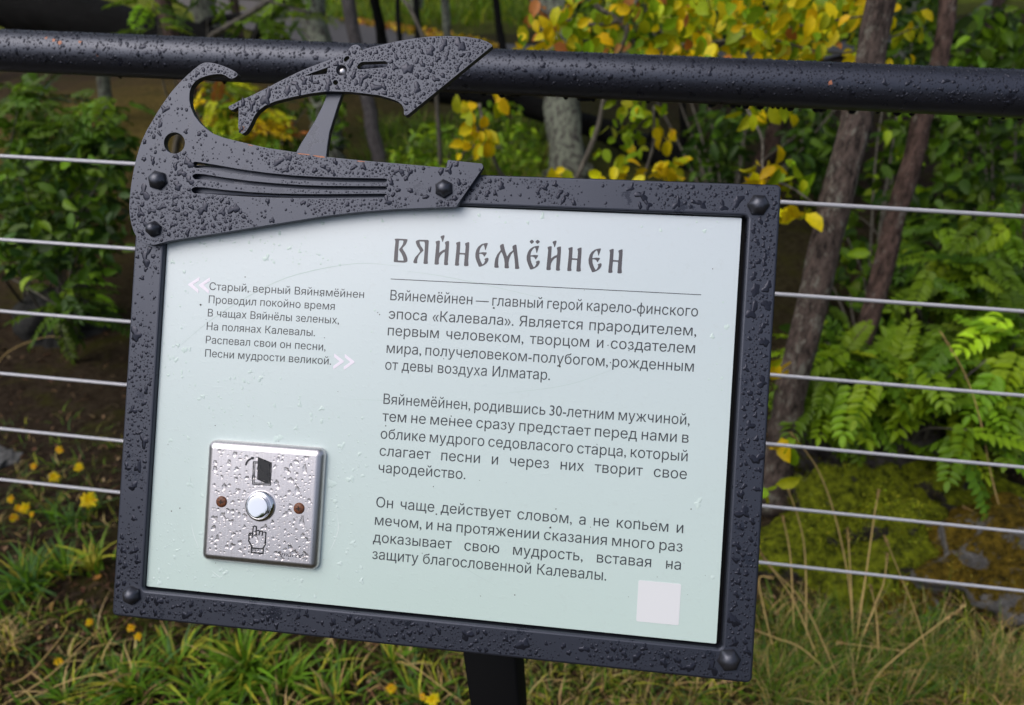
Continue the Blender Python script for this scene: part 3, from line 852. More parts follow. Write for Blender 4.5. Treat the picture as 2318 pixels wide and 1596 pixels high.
for px in ((492, 812), (1110, 865)):
    sx, sy = S(*vp(*px), BZ)
    sc_ = lathe('screw', sx, sy, [(0.0043, BZ - 0.0001), (0.0042, BZ + 0.0004), (0.0034, BZ + 0.0011), (0.0016, BZ + 0.0014)], M['rust'], bplate, 24)
    flat_mesh('screw_slot', [np.array([(sx - .0017, sy + .0004), (sx - .0004, sy + .0004), (sx - .0004, sy + .0017), (sx + .0004, sy + .0017), (sx + .0004, sy + .0004), (sx + .0017, sy + .0004), (sx + .0017, sy - .0004), (sx + .0004, sy - .0004), (sx + .0004, sy - .0017), (sx - .0004, sy - .0017), (sx - .0004, sy - .0004), (sx - .0017, sy - .0004)])], BZ + 0.00145, M['dark_hole'], bplate, 0.0001)
    screws.append((sx, sy, 0.0050))

d3 = lambda x, y: ((560 + x / 8.867) / 1.1044, (1120 + y / 8.867) / 1.1044)
d4 = lambda x, y: ((560 + x / 9.658) / 1.1044, (1290 + y / 9.658) / 1.1044)
def stroke(pts, w, fn):
    p = np.array([S(*fn(x, y), BZ) for x, y in pts]); out = []
    for a, b in zip(p[:-1], p[1:]):
        d = (b - a) / np.linalg.norm(b - a); nn = np.array([-d[1], d[0]]) * w / 2; e = d * w / 2 * 0.9
        out.append(np.array([a - e + nn, a - e - nn, b + e - nn, b + e + nn]))
    return out
def strokes_obj(name, loops, parent):
    mb = MB()
    for k, l in enumerate(loops):
        z = BZ + 0.00008 + 0.000006 * k
        mb.add([(x, y, z) for x, y in l], q=[(0, 1, 2, 3)])
    return mb.build(name, M['ink_black'], parent)
quad = [(655, 305), (1052, 330), (1030, 825), (635, 800), (655, 305)]
quad2 = [(688, 335), (1028, 352), (1008, 790), (668, 772), (688, 335)]
strokes_obj('door_symbol', stroke(quad, 0.0008, d3) + stroke(quad2, 0.0006, d3), bplate)
flat_mesh('door_leaf_symbol', [np.array([S(*d3(x, y), BZ) for x, y in [(755, 198), (1048, 320), (1024, 352), (1004, 785), (925, 780), (737, 695)]])], BZ + 0.00022, M['ink_black'], bplate)
flat_mesh('arrow_symbol', [contour([(463, 385), (480, 320), (530, 252), (610, 212), (596, 190), (682, 205), (645, 264), (628, 246), (570, 275), (525, 320), (503, 388)], BZ, d3, 60, 1)], BZ + 0.00008, M['ink_black'], bplate)
hand = [[(680, 520), (706, 262), (735, 242), (783, 260), (770, 452)], [(783, 355), (830, 352), (870, 372), (905, 366), (945, 390)], [(862, 375), (845, 452)], [(938, 390), (920, 466)], [(985, 388), (1012, 405), (995, 690), (955, 760)], [(692, 420), (615, 410), (598, 600), (672, 735), (668, 770)], [(665, 770), (948, 798), (940, 906), (662, 880), (665, 770)]]
hl = []
for s_ in hand: hl += stroke(s_, 0.0010, d4)
strokes_obj('hand_symbol', hl, bplate)
text_block('lettering', [('Smartec', 1282, 955, 1985, 1022, False)], d4, 0.0034, bplate, M['ink_black'], BZ, 0.25)

# ---- post
PA = math.atan2(SM[1][0], SM[0][0])
pt_ = G(1130, 1600)
pc = CAMP + ray(1106, 1486) * 0.655 + np.array([0.004, 0.024, 0])
pz0 = float(hgt(pc[0], pc[1])) - 0.05; pz1 = 1.045
def box(mb, c, ax, hx, hy, z0, z1, bev=0.0):
    ca, sa = math.cos(ax), math.sin(ax); v = []
    p = rrect(-hx, -hy, hx, hy, max(bev, 1e-4), 2)
    n = len(p)
    for z in (z0, z1):
        for x, y in p: v.append((c[0] + ca * x - sa * y, c[1] + sa * x + ca * y, z))
    q = [(j, (j + 1) % n, n + (j + 1) % n, n + j) for j in range(n)]
    v.append((c[0], c[1], z1)); v.append((c[0], c[1], z0))
    t = [(n + j, n + (j + 1) % n, 2 * n) for j in range(n)] + [((j + 1) % n, j, 2 * n + 1) for j in range(n)]
    mb.add(v, t, q)
mbp = MB(); box(mbp, pc, PA, 0.0245, 0.0245, pz0, pz1, 0.003)
po = mbp.build('post', M['post'], sign)
po.matrix_parent_inverse = sign.matrix_world.inverted()

# ------------------------------------------------------------------ rain drops
def vnoise(x, y, s):
    return (np.sin(x * s + 1.7 * np.sin(y * s * 1.3 + 0.5)) + np.sin(y * s * 1.1 + 2.1 * np.sin(x * s * 0.9 + 1.9)) + np.sin((x + y) * s * 2.1 + 3.0)) / 3

def scatter(inside, bbox, spec, avoid=(), mask=None):
    """dart-thrown drop centres: spec = [(count, rmin, rmax)], largest first"""
    X, Y, RR = [], [], []
    ax = np.array([a[0] for a in avoid]); ay = np.array([a[1] for a in avoid]); ar = np.array([a[2] for a in avoid])
    X = np.zeros(0); Y = np.zeros(0); RR = np.zeros(0)
    for cnt, r0, r1 in spec:
        x = rng.uniform(bbox[0], bbox[2], cnt); y = rng.uniform(bbox[1], bbox[3], cnt)
        r = r0 + (r1 - r0) * rng.uniform(0, 1, cnt) ** 2
        k = inside(x, y) & inside(x + r, y) & inside(x - r, y) & inside(x, y + r * 1.1) & inside(x, y - r * 1.25)
        if mask is not None: k &= mask(x, y, r)
        x, y, r = x[k], y[k], r[k]
        for i in range(len(x)):
            if len(ax) and (np.hypot(ax - x[i], ay - y[i]) < ar + r[i]).any(): continue
            if len(X) and (np.hypot(X - x[i], (Y - y[i]) * 0.9) < (RR + r[i]) * 1.12).any(): continue
            X = np.append(X, x[i]); Y = np.append(Y, y[i]); RR = np.append(RR, r[i])
    return X, Y, RR

def drop_mesh(mb, C, T, B, Nn, r, h=0.30, irr=0.34, elong=0.3):
    """C centres, frames T,B,Nn (per drop or shared), r radii"""
    for lo, hi, n in ((0.0013, 1, 18), (0.0006, 0.0013, 12), (0, 0.0006, 8)):
        k = (r >= lo) & (r < hi)
        m_ = int(k.sum())
        if not m_: continue
        rr = r[k]; c = C[k]
        g = lambda A: (A[k] if A.ndim == 2 else np.tile(A, (m_, 1)))
        t, b, nn = g(T), g(B), g(Nn)
        th = np.arange(n) / n * 2 * np.pi
        big = np.clip(rr / 0.0016, 0.35, 1.5)[:, None]
        ir = irr * big
        ph = rng.uniform(0, 2 * np.pi, (m_, 4))
        rho = 1 + ir * rng.uniform(0.2, 1, (m_, 1)) * np.cos(2 * (th[None] - ph[:, :1])) + ir * rng.uniform(0, .9, (m_, 1)) * np.cos(3 * (th[None] - ph[:, 1:2])) + ir * .35 * np.cos(5 * (th[None] - ph[:, 2:3]))
        rho = np.clip(rho, 0.35, 1.8)
        el = 1 + elong * rng.uniform(-0.4, 1, (m_, 1)) * big
        x = rr[:, None] * rho * np.cos(th); y = rr[:, None] * rho * np.sin(th) * el
        x = x * (1 - 0.18 * np.sin(th) * elong * 2)             # heavier lower end
        hh = rr * h * rng.uniform(0.75, 1.15, m_) / np.clip(rr / 0.0017, 1, 1.8)
        vs = []
        for f, gz in ((1.0, 0.0), (0.90, 0.27), (0.70, 0.58), (0.40, 0.87)):
            sag = 0.10 * (1 - f)
            vs.append(c[:, None] + (x * f)[..., None] * t[:, None] + (y * f - sag * rr[:, None])[..., None] * b[:, None] + (hh[:, None] * gz)[..., None] * nn[:, None])
        apex = c + nn * hh[:, None] - b * (0.10 * rr)[:, None]
        V = np.concatenate(vs + [apex[:, None]], 1)
        tot = 4 * n + 1
        q1 = np.array([(a * n + j, a * n + (j + 1) % n, (a + 1) * n + (j + 1) % n, (a + 1) * n + j) for a in range(3) for j in range(n)])
        t1 = np.array([(3 * n + j, 3 * n + (j + 1) % n, 4 * n) for j in range(n)])
        off = (np.arange(m_) * tot)[:, None, None]
        mb.add(V.reshape(-1, 3), (t1[None] + off).reshape(-1, 3), (q1[None] + off).reshape(-1, 4))

EX, EY, EZ = np.array([1., 0, 0]), np.array([0, 1., 0]), np.array([0, 0, 1.])
def plane_drops(parent, inside, bbox, spec, z, avoid=(), mask=None, mat='water_dark', **kw):
    x, y, r = scatter(inside, bbox, spec, avoid, mask)
    mb = MB()
    drop_mesh(mb, np.stack([x, y, np.full(len(x), z)], 1), EX, EY, EZ, r, **kw)
    o = mb.build('water_drops', M[mat], parent, smooth=True)
    tag(o, kind='stuff')
    return o
def bb(p): return (p[:, 0].min(), p[:, 1].min(), p[:, 0].max(), p[:, 1].max())
fo = rrect(-0.2385, -0.1732, 0.2385, 0.1732, 0.004); fi = rrect(-0.2180, -0.1550, 0.2205, 0.1540, 0.003)
boat_c = boat.copy()
on_frame = lambda x, y: pip(fo, x, y) & ~pip(fi, x, y) & ~pip(boat_c, x, y)
fmask = lambda x, y, r: (vnoise(x, y, 34) > -0.38) | (rng.uniform(0, 1, len(x)) < 0.12)
plane_drops(frame, on_frame, (-.24, -.175, .24, .175), [(900, .0022, .0042), (9000, .0011, .0022), (26000, .0005, .0011), (30000, .00028, .0005)], 0.00005, bolts_frame, fmask)
on_boat = lambda x, y: pip(boat, x, y) & ~pip(hole, x, y) & ~pip(slots[0], x, y) & ~pip(slots[1], x, y) & ~pip(slots[2], x, y)
bmask = lambda x, y, r: (vnoise(x + 0.3, y, 30) > -0.25) | (rng.uniform(0, 1, len(x)) < 0.08)
plane_drops(boat_plate, on_boat, bb(boat), [(420, .002, .0038), (3600, .001, .002), (11000, .0005, .001), (14000, .00028, .0005)], OZ1 + 0.00005, bolts_boat, bmask)
on_bird = lambda x, y: pip(bird, x, y) & ~pip(bh[0], x, y) & ~pip(bh[1], x, y) & ~pip(bh[2], x, y) & ~pip(bh[3], x, y) & ~pip(bh[4], x, y)
plane_drops(bird_plate, on_bird, bb(bird), [(200, .002, .0042), (2200, .001, .002), (7200, .0005, .001), (9000, .00028, .0005)], OZ1 + 0.00005)
on_panel = lambda x, y: pip(rrect(PX0 + .001, PY0 + .001, PX1 - .001, PY1 - .001, .001, 2), x, y) & ~pip(boat, x, y)
bpad = (c0[0], c0[1], hw * 1.42)
text_area = lambda x, y: (x > -0.045) & (x < 0.195) & (y < 0.14) | (x > -0.19) & (x < -0.05) & (y > 0.02) & (y < .1)
pmask = lambda x, y, r: ~text_area(x, y) & ((vnoise(x, y, 40) > -0.1) | (rng.uniform(0, 1, len(x)) < 0.15)) & (rng.uniform(0, 1, len(x)) < np.clip(0.75 - x * 3.2, 0.10, 1)) & (np.maximum(abs(x - c0[0]), abs(y - c0[1])) > hw + r)
plane_drops(panel, on_panel, (PX0, PY0, PX1, PY1), [(170, .0016, .0028), (1300, .0008, .0016), (3000, .0004, .0008)], PZ + 0.00005, (), pmask, mat='water_print', h=0.15, irr=0.5, elong=0.45)
on_bp = lambda x, y: (abs(x - c0[0]) < hw - .0055) & (abs(y - c0[1]) < hw - .0055)
plane_drops(bplate, on_bp, (c0[0] - hw, c0[1] - hw, c0[0] + hw, c0[1] + hw), [(150, .0013, .0024), (330, .0008, .0013), (700, .0004, .0008), (900, .00025, .0004)], BZ + 0.0003, screws + [(bx_, by_, 0.0122)], None, mat='water', h=0.60, elong=0.4)
# rust showing through the chipped edges of the ornament
def chip(name, pts, fn, z, parent):
    for p in pts: flat_mesh(name, [contour(p, z, fn, 30, 1)], z, M['rust'] if parent is bird_plate else M['orange_rust'], parent, 0.0001)
chip('rust_patch', [[(690, 622), (712, 612), (724, 620), (716, 640), (702, 650), (692, 640)]], z1, OZ1 + 0.00002, bird_plate)
chip('rust_patch', [[(1030, 771), (1100, 779), (1100, 784), (1030, 777)], [(1120, 783), (1180, 790), (1192, 797), (1160, 798), (1120, 789)], [(1370, 814), (1420, 819), (1418, 824), (1372, 820)], [(742, 720), (772, 727), (770, 731), (742, 725)]], z1, OZ1 + 0.00002, boat_plate)

# ------------------------------------------------------------------ fence: rail, six wire ropes, posts outside the picture
FD = np.array([0.98471, -0.16296, -0.06156]); FD /= np.linalg.norm(FD)
FP = np.array([0.01903, 0.85537, 1.26570])
fence = empty('railing', [float(x) for x in FP])
tag(fence, 'black tubular handrail with six steel wire ropes running behind the information board', 'fence')
loc0 = lambda o: setattr(o, 'location', [-float(x) for x in FP])
RR_ = 0.0242
tt = np.linspace(-3.2, 3.2, 65)
rail = MB().tube(FP + FD * tt[:, None], RR_, 64).build('handrail', M['rail'], fence, smooth=True); loc0(rail)
npl = np.cross(FD, [0, 0, 1.0]); npl /= np.linalg.norm(npl)
def on_fence(u, v):
    r = ray(u, v); k = ((FP - CAMP) @ npl) / (r @ npl); return CAMP + r * k
wires = [(353, .0591), (542, .0703), (704, .0828), (845, .0919), (970, .1014), (1085, .1092)]
def rope_mesh(L, r=0.0026, strands=6, pitch=0.026):
    mb = MB(); n = int(L / 0.0032)
    s_ = np.linspace(-L / 2, L / 2, n)
    for k in range(strands):
        a = 2 * np.pi * (s_ / pitch + k / strands)
        mb.tube(np.stack([s_, r * 0.60 * np.cos(a), r * 0.60 * np.sin(a)], 1), r * 0.46, 5, cap=False)
    return mb
ropem = rope_mesh(3.6)
xax = Vector([float(v) for v in FD])
first = None
for k, (y0, sl) in enumerate(wires):
    a_, b_ = on_fence(200, y0 + sl * 200), on_fence(2100, y0 + sl * 2100)
    c_ = (a_ + b_) / 2; d_ = Vector((b_ - a_).tolist()).normalized()
    mid = np.array(c_) + np.array(d_) * ((FP - c_) @ np.array(d_))
    if first is None:
        first = ropem.build('wire_rope', M['wire'], fence, smooth=True); o = first
    else:
        o = first.copy(); COL.objects.link(o); o.parent = fence
    q_ = d_.to_track_quat('X', 'Z')
    o.rotation_euler = q_.to_euler()
    o.location = [float(x) for x in (mid - FP)]
for t_ in (-1.55, 1.55):
    c_ = FP + FD * t_
    mb = MB(); box(mb, c_, math.atan2(FD[1], FD[0]), 0.025, 0.025, float(hgt(c_[0], c_[1])) - 0.05, c_[2] - 0.02, 0.003)
    o = mb.build('post', M['post'], fence); loc0(o)
# rain on the rail
Nup = np.array([0, 0, 1.0]) - FD * FD[2]; Nup /= np.linalg.norm(Nup); Nside = np.cross(FD, Nup)      # towards +y side
if Nside[1] > 0: Nside = -Nside                                                                      # towards the camera
nS = 15000
cnt = [(420, .0018, .0034), (3200, .0009, .0018), (9000, .00045, .0009)]
ins = lambda x, y: (abs(x) < 0.72) & (abs(y) < 0.030)
x, y, r = scatter(ins, (-.72, -.03, .72, .03), cnt)
ang = y / RR_ + math.radians(52)                 # 0 = facing the camera level, 90 = straight up
nn = np.cos(ang)[:, None] * Nside + np.sin(ang)[:, None] * Nup
bt = -np.sin(ang)[:, None] * Nside + np.cos(ang)[:, None] * Nup
mb = MB()
drop_mesh(mb, FP + FD * x[:, None] + nn * (RR_ - 0.00003), FD, bt, nn, r, h=0.5)
# drops hanging under the rail
ht = np.concatenate([rng.uniform(-.62, .02, 9), rng.uniform(0.0, .60, 34)])
for t_ in ht:
    c_ = FP + FD * t_ - Nup * (RR_ + 0.0006) + Nside * 0.002
    rs = rng.uniform(0.0018, 0.0040)
    th = np.arange(12) / 12 * 2 * np.pi; vs = []
    for f, dz in ((1.25, 0.0035), (1.05, 0.0012), (0.95, -0.0004), (0.72, -0.0018), (0.38, -0.0026)):
        vs.append(np.stack([c_ + FD * (rs * f * math.cos(a)) * 1.2 + Nside * (rs * f * math.sin(a)) + np.array([0, 0, dz * rs / 0.003]) for a in th]))
    vs.append(np.array([c_ + np.array([0, 0, -0.0029 * rs / 0.003])]))
    q = [(k * 12 + j, (k + 1) * 12 + j, (k + 1) * 12 + (j + 1) % 12, k * 12 + (j + 1) % 12) for k in range(4) for j in range(12)]
    mb.add(np.concatenate(vs), [(48 + j, 60, 48 + (j + 1) % 12) for j in range(12)], q)
o = mb.build('water_drops', M['water_dark'], rail, smooth=True)
o.matrix_parent_inverse = Matrix.Identity(4)
tag(o, kind='stuff')
# chips of orange primer on the rail
for (u, v, rr) in ((104, 86, .0022), (121, 91, .0024), (135, 96, .0030), (182, 95, .0026), (220, 125, .0016), (1880, 187, .0026)):
    rd = ray(u, v); o_ = CAMP - FP
    a = rd - FD * (rd @ FD); b = o_ - FD * (o_ @ FD)
    A, B, C = a @ a, 2 * a @ b, b @ b - (RR_ + .0001) ** 2
    if B * B - 4 * A * C < 0: continue
    p = CAMP + rd * ((-B - math.sqrt(B * B - 4 * A * C)) / (2 * A))
    n_ = (p - FP) - FD * ((p - FP) @ FD); n_ /= np.linalg.norm(n_); b_ = np.cross(n_, FD)
    k = 9; rad = rr * rng.uniform(0.5, 1.15, k)
    pts = [p + FD * rad[j] * math.cos(j / k * 6.283) + b_ * rad[j] * math.sin(j / k * 6.283) - n_ * (rad[j] * math.sin(j / k * 6.283)) ** 2 / (2 * RR_) for j in range(k)] + [p + n_ * 0.00005]
    MB().add(pts, [(j, (j + 1) % k, k) for j in range(k)]).build('rust_patch', M['orange_rust'], rail)

# ------------------------------------------------------------------ boulders
def boulder(name, label, c, rad, mat, seed, group=None, sink=0.35, fuzz=0, fcols=((.22, .27, .016), (.07, .09, .008), (.33, .35, .02))):
    r_ = np.random.default_rng(seed)
    n, m_ = 72, 40
    th = np.arange(n) / n * 2 * np.pi; ph = np.linspace(0.0, np.pi * 0.72, m_)
    T, Pp = np.meshgrid(th, ph)
    d = np.stack([np.sin(Pp) * np.cos(T), np.sin(Pp) * np.sin(T), np.cos(Pp)], -1)
    f = np.ones_like(T)
    for k in range(16):
        w = r_.normal(0, 1, 3) * (1.6 + 0.7 * k); a_ = 0.15 / (1 + 0.33 * k)
        f += a_ * np.sin(d @ w + r_.uniform(0, 6))
    v = d * f[..., None] * np.array(rad)
    v[..., 2] -= rad[2] * sink * 0.2
    v += np.array(c)
    i = np.arange(m_ * n).reshape(m_, n)
    q = np.stack([i[:-1], i[1:], np.roll(i, -1, 1)[1:], np.roll(i, -1, 1)[:-1]], -1).reshape(-1, 4)
    o = MB().add(v.reshape(-1, 3), q=q).build(name, mat, None, smooth=True, origin=np.array(c))
    tag(o, label, 'boulder', group)
    if fuzz:
        vv = v.reshape(-1, 3); k = r_.integers(0, len(vv) - n, fuzz)
        w_ = r_.uniform(0, 1, (fuzz, 1)); p = vv[k] * w_ + vv[k + n] * (1 - w_) + r_.normal(0, .004, (fuzz, 3))
        pn = np.sin(p @ np.array([31., 7, 19])) + np.sin(p @ np.array([-11., 27, 23]) + 1) + np.sin(p @ np.array([47., -39, 5]) + 2)
        nrm_ = unit((p - np.array(c)) / np.array(rad) ** 2); sel = (pn > -0.9) & (nrm_[:, 2] + 0.12 * pn > 0.42); p = p[sel]; nrm_ = nrm_[sel]
        mf = MB(); put_leaves(mf, p, nrm_ + r_.normal(0, .55, p.shape), r_.normal(0, 1, p.shape), r_.uniform(.003, .008, len(p)), .6, pal(fcols, len(p), .3) * np.clip(1 + .30 * pn[sel], .3, 1.8)[:, None])
        mo_ = mf.build('moss', M['grass'], o, origin=None); mo_.location = [-float(x) for x in c]; tag(mo_, kind='stuff')
    return o, v.reshape(-1, 3)
g1 = G(1995, 1325)
mossb, mv1 = boulder('mossy_boulder', 'rounded boulder covered in bright green moss behind the lowest ropes', (g1[0] + .01, g1[1] + 0.15, g1[2] - 0.01), (0.225, 0.17, 0.150), M['moss_rock'], 3, fuzz=20000)
g2 = G(2035, 1195)
boulder('mossy_boulder', 'higher boulder with bare grey top behind the bright green mossy boulder', (g2[0] - .02, g2[1] + 0.20, g2[2] + 0.0), (0.20, 0.14, 0.195), M['stone_rock'], 8, fuzz=2200, fcols=((.16, .18, .02), (.07, .08, .01), (.18, .15, .03)))
g2 = G(2255, 1215)
boulder('mossy_boulder', 'low dim mossed boulder between the grey topped boulder and the right edge', (g2[0] + .0, g2[1] + 0.15, g2[2] - 0.02), (0.17, 0.13, 0.11), M['moss_rock'], 14, fuzz=2500, fcols=((.14, .14, .02), (.08, .08, .012), (.16, .13, .03)))
g3 = G(2330, 1345)
brownb, mv3 = boulder('mossy_boulder', 'brown mossed boulder flecked with pale lichen at the right edge', (g3[0] + .10, g3[1] + 0.10, g3[2] - 0.02), (0.30, 0.19, 0.125), M['brown_rock'], 15, fuzz=14000, fcols=((.22, .145, .02), (.13, .09, .012), (.20, .19, .03), (.30, .20, .03)))
g4 = G(2080, 1385)
boulder('stone', 'small lichen speckled stone in moss below the lowest rope', (g4[0], g4[1] + .05, g4[2] - 0.02), (0.13, 0.08, 0.06), M['brown_rock'], 21, fuzz=1200)
g5 = G(128, 778)
boulder('stone', 'squarish dark grey stone in the shade between the second and fourth ropes', (g5[0], g5[1] + .1, g5[2] + 0.02), (0.14, 0.11, 0.15), M['grey_rock'], 33)
g6 = G(4, 1056)
boulder('stone', 'pale grey stone at the left edge above the yellow flowers', (g6[0] - 0.02, g6[1] + .03, g6[2] - 0.0), (0.055, 0.05, 0.035), M['pale_rock'], 41)

# ------------------------------------------------------------------ fallen charred tree and bare black stems
ft = empty('fallen_tree', [float(x) for x in P(1180, 300, 4.4)])
tag(ft, 'charred black fallen trunk lying across the clearing behind the handrail', 'fallen tree')
fl = lambda o: setattr(o, 'location', [-float(x) for x in ft.location])
line = [(-260, -80, 4.5), (0, 2, 4.4), (200, 50, 4.35), (420, 95, 4.35), (640, 150, 4.4), (900, 190, 4.45), (1180, 238, 4.5), (1350, 290, 4.4), (1500, 350, 4.3), (1580, 380, 4.25)]
pts = smooth_path([P(u, v, d) for u, v, d in line], 60)
o = MB().tube(pts, np.interp(np.linspace(0, 1, 60), [0, .3, .5, .75, 0.9, 1], [.17, .135, .085, .062, .085, .065]), 14, wob=0.05).build('trunk', M['char'], ft, smooth=True); fl(o)
for brl, r0 in (([(868, 190, 4.4), (866, 110, 4.3), (858, 50, 4.2), (846, -10, 4.1), (838, -90, 4.0)], .036), ([(952, 190, 4.5), (948, 110, 4.6), (945, 50, 4.7), (940, -40, 4.8)], .026),
                ([(905, 190, 4.5), (906, 100, 4.6), (900, 20, 4.7), (905, -60, 4.8)], .020), ([(1150, 235, 4.4), (1141, 130, 4.3), (1130, 60, 4.25), (1118, -20, 4.2), (1090, -100, 4.1)], .026),
                ([(1535, 365, 4.25), (1548, 300, 4.2), (1545, 250, 4.15), (1540, 120, 4.1)], .026), ([(1450, 335, 4.3), (1475, 300, 4.2), (1485, 270, 4.1), (1492, 200, 4.0)], .012),
                ([(430, 95, 4.35), (470, 50, 4.3), (560, 40, 4.2), (640, 70, 4.15)], .026), ([(560, 130, 4.4), (590, 60, 4.4), (640, 10, 4.4), (655, -60, 4.4)], .030)):
    p = smooth_path([P(*q) for q in brl], 16)
    o = MB().tube(p, np.linspace(r0, r0 * .7, 16), 9, wob=0.06).build('branch', M['char'], ft, smooth=True); fl(o)

# ------------------------------------------------------------------ trees: trunk, limbs and a crown above the picture that shades the ground
def crown(mb, c, rx, rz, n, size, colors, w=None):
    k = 9
    cc = c + rng.normal(0, 1, (k, 3)) * np.array([rx, rx, rz]) * 0.55
    p = cc[rng.integers(0, k, n)] + rng.normal(0, 1, (n, 3)) * np.array([rx, rx, rz]) * 0.30
    p = p[p[:, 2] > 2.1 + 0.10 * p[:, 1]]; n = len(p)
    d = rng.normal(0, 1, (n, 3)); nr = rng.normal(0, .6, (n, 3)) + np.array([0, 0, 1.0])
    put_leaves(mb, p, d, nr, rng.uniform(size * .6, size * 1.3, n), 0.8, pal(colors, n, .3, w))

def tree(name, label, line, rad, mat, group, ctop=None, crx=1.3, cn=1000, size=0.15, colors=(MGR, DGR), limbs=5, cat='tree'):
    """line: world points from root to the end of the trunk"""
    line = [np.asarray(p, float) for p in line]
    base = line[0]
    root = empty(name, [float(x) for x in base]); tag(root, label, cat, group)
    lo = lambda o: setattr(o, 'location', [-float(x) for x in base])
    pts = smooth_path(line, 44)
    pts[1:-1] += rng.normal(0, rad * 0.05, (42, 3))
    f = np.linspace(0, 1, 44)
    rr = rad * (1.0 - 0.55 * f) * (1 + 0.28 * np.exp(-f * 30))
    lo(MB().tube(pts, rr, 18, wob=0.06).build('trunk', mat, root, smooth=True))
    top = pts[-1]
    mbl = MB(); ends = []
    for k in range(limbs):
        b0 = pts[int(44 * (0.86 + 0.12 * k / max(limbs, 1)))]
        a = rng.uniform(0, 6.28); L = crx * rng.uniform(.6, 1.0)
        e = b0 + np.array([math.cos(a) * L, math.sin(a) * L, L * 0.45]); ends.append(e)
        mbl.tube(smooth_path([b0, (b0 + e) / 2 + np.array([0, 0, .12 * L]), e], 10), np.linspace(rad * .32, rad * .08, 10), 6)
    lo(mbl.build('limb', mat, root, smooth=True))
    mc = MB()
    crown(mc, top + np.array([0, .9, .7]), crx, crx * .8, cn, size, colors)
    for e in ends: crown(mc, e, crx * .35, crx * .3, cn // 10, size, colors)
    lo(mc.build('crown', M['leaf'], root))
    return root

def up_from(u, v, depth, u2, v2, depth2, H):
    """a trunk seen from pixel (u,v) at its lower end up to (u2,v2), carried on down to the ground and up to height H"""
    a, b_ = P(u, v, depth), P(u2, v2, depth2)
    d = (b_ - a) / (b_[2] - a[2])
    gz = float(hgt(a[0], a[1]))
    root = a + d * (gz - 0.03 - a[2])
    gz = float(hgt(root[0], root[1])); root = root + d * (gz - 0.03 - root[2])
    top = b_ + np.array([d[0] * .5, d[1] * .5, 1.0]) * (H - b_[2])
    return [root, a * .5 + root * .5, a, b_, b_ * .5 + top * .5, top]
TG = 'tree trunks in the wood behind the railing'
gA = G(1745, 1140); dA = -(R.T @ (gA - CAMP))[2]
tree('pine_tree', 'slim brown pine trunk close behind the ropes, nearest to the sign frame', [gA, gA * .5 + P(1805, 820, 1.72) * .5, P(1805, 820, 1.72), P(1942, 250, 1.50), P(1998, 0, 1.45), P(1998, 0, 1.45) + np.array([.01, .05, 1.2]), P(1998, 0, 1.45) + np.array([.0, .15, 2.8])], 0.043, M['bark_pine'], TG, crx=1.0, cn=380)
gB = G(1880, 1065)
tree('pine_tree', 'thin reddish pine trunk standing right of the nearest pine', [gB, P(1962, 740, 1.98), P(2088, 270, 1.80), P(2148, 10, 1.72), P(2148, 10, 1.72) + np.array([0.05, .35, 1.2]), P(2148, 10, 1.72) + np.array([0.1, .5, 2.8])], 0.030, M['bark_red'], TG, crx=1.0, cn=340)
tree('pine_tree', 'short stretch of reddish trunk seen under the handrail, left of the nearest pine', up_from(1722, 392, 4.0, 1798, 100, 3.8, 4.6), 0.072, M['bark_red'], TG, crx=1.5)
tree('lichened_tree', 'thick grey lichen covered trunk standing right of the boat ornament', up_from(1290, 390, 4.1, 1258, 20, 4.0, 4.8), 0.140, M['bark_grey'], TG, crx=1.7)
tree('young_tree', 'slender pale grey leaning trunk behind the bird shaped plate', up_from(860, 370, 3.7, 788, 0, 3.55, 4.4), 0.047, M['bark_lilac'], TG, crx=1.3)
tree('lichened_tree', 'broad grey brown trunk above the handrail, left of the bird shaped plate', up_from(735, 260, 4.25, 708, 0, 4.15, 4.6), 0.108, M['bark_grey'], TG, crx=1.6)
tree('pine_tree', 'reddish brown trunk rising behind the hook of the boat ornament', up_from(458, 300, 3.4, 368, 0, 3.2, 4.3), 0.052, M['bark_red'], TG, crx=1.4)
tree('pine_tree', 'dark reddish trunk half cut off by the right picture edge', up_from(2292, 690, 2.7, 2330, 470, 2.6, 4.2), 0.045, M['bark_red'], TG, crx=1.3)
for (u0, v0, d0, u1, v1, d1, r_, mt, lab) in ((1560, 330, 5.6, 1585, 0, 5.4, .06, 'bark_red', 'thin far trunk behind the yellow sapling, right of the lichened trunk'), (1655, 300, 6.4, 1700, 0, 6.2, .055, 'bark_grey', 'far grey trunk left of the short reddish trunk'),
        (2200, 420, 4.6, 2262, 0, 4.4, .05, 'bark_red', 'thin far trunk in the dark shrub at the upper right'), (1020, 300, 6.0, 1008, 0, 5.8, .05, 'bark_grey', 'thin grey trunk on the grassy slope beyond the tip of the bird shaped plate'), (250, 330, 5.2, 205, 0, 5.0, .06, 'bark_grey', 'thin far trunk at the left behind the charred fallen trunk'),
        (2040, 560, 4.2, 2110, 150, 4.0, .035, 'bark_grey', 'slim grey sapling trunk in the shade right of the thin reddish pine'), (560, 250, 5.6, 530, 0, 5.5, .05, 'bark_red', 'thin brown far trunk between the reddish and the broad grey brown trunk')):
    tree('young_tree', lab, up_from(u0, v0, d0, u1, v1, d1, 4.8), r_, M[mt], TG, crx=1.2, cn=420)
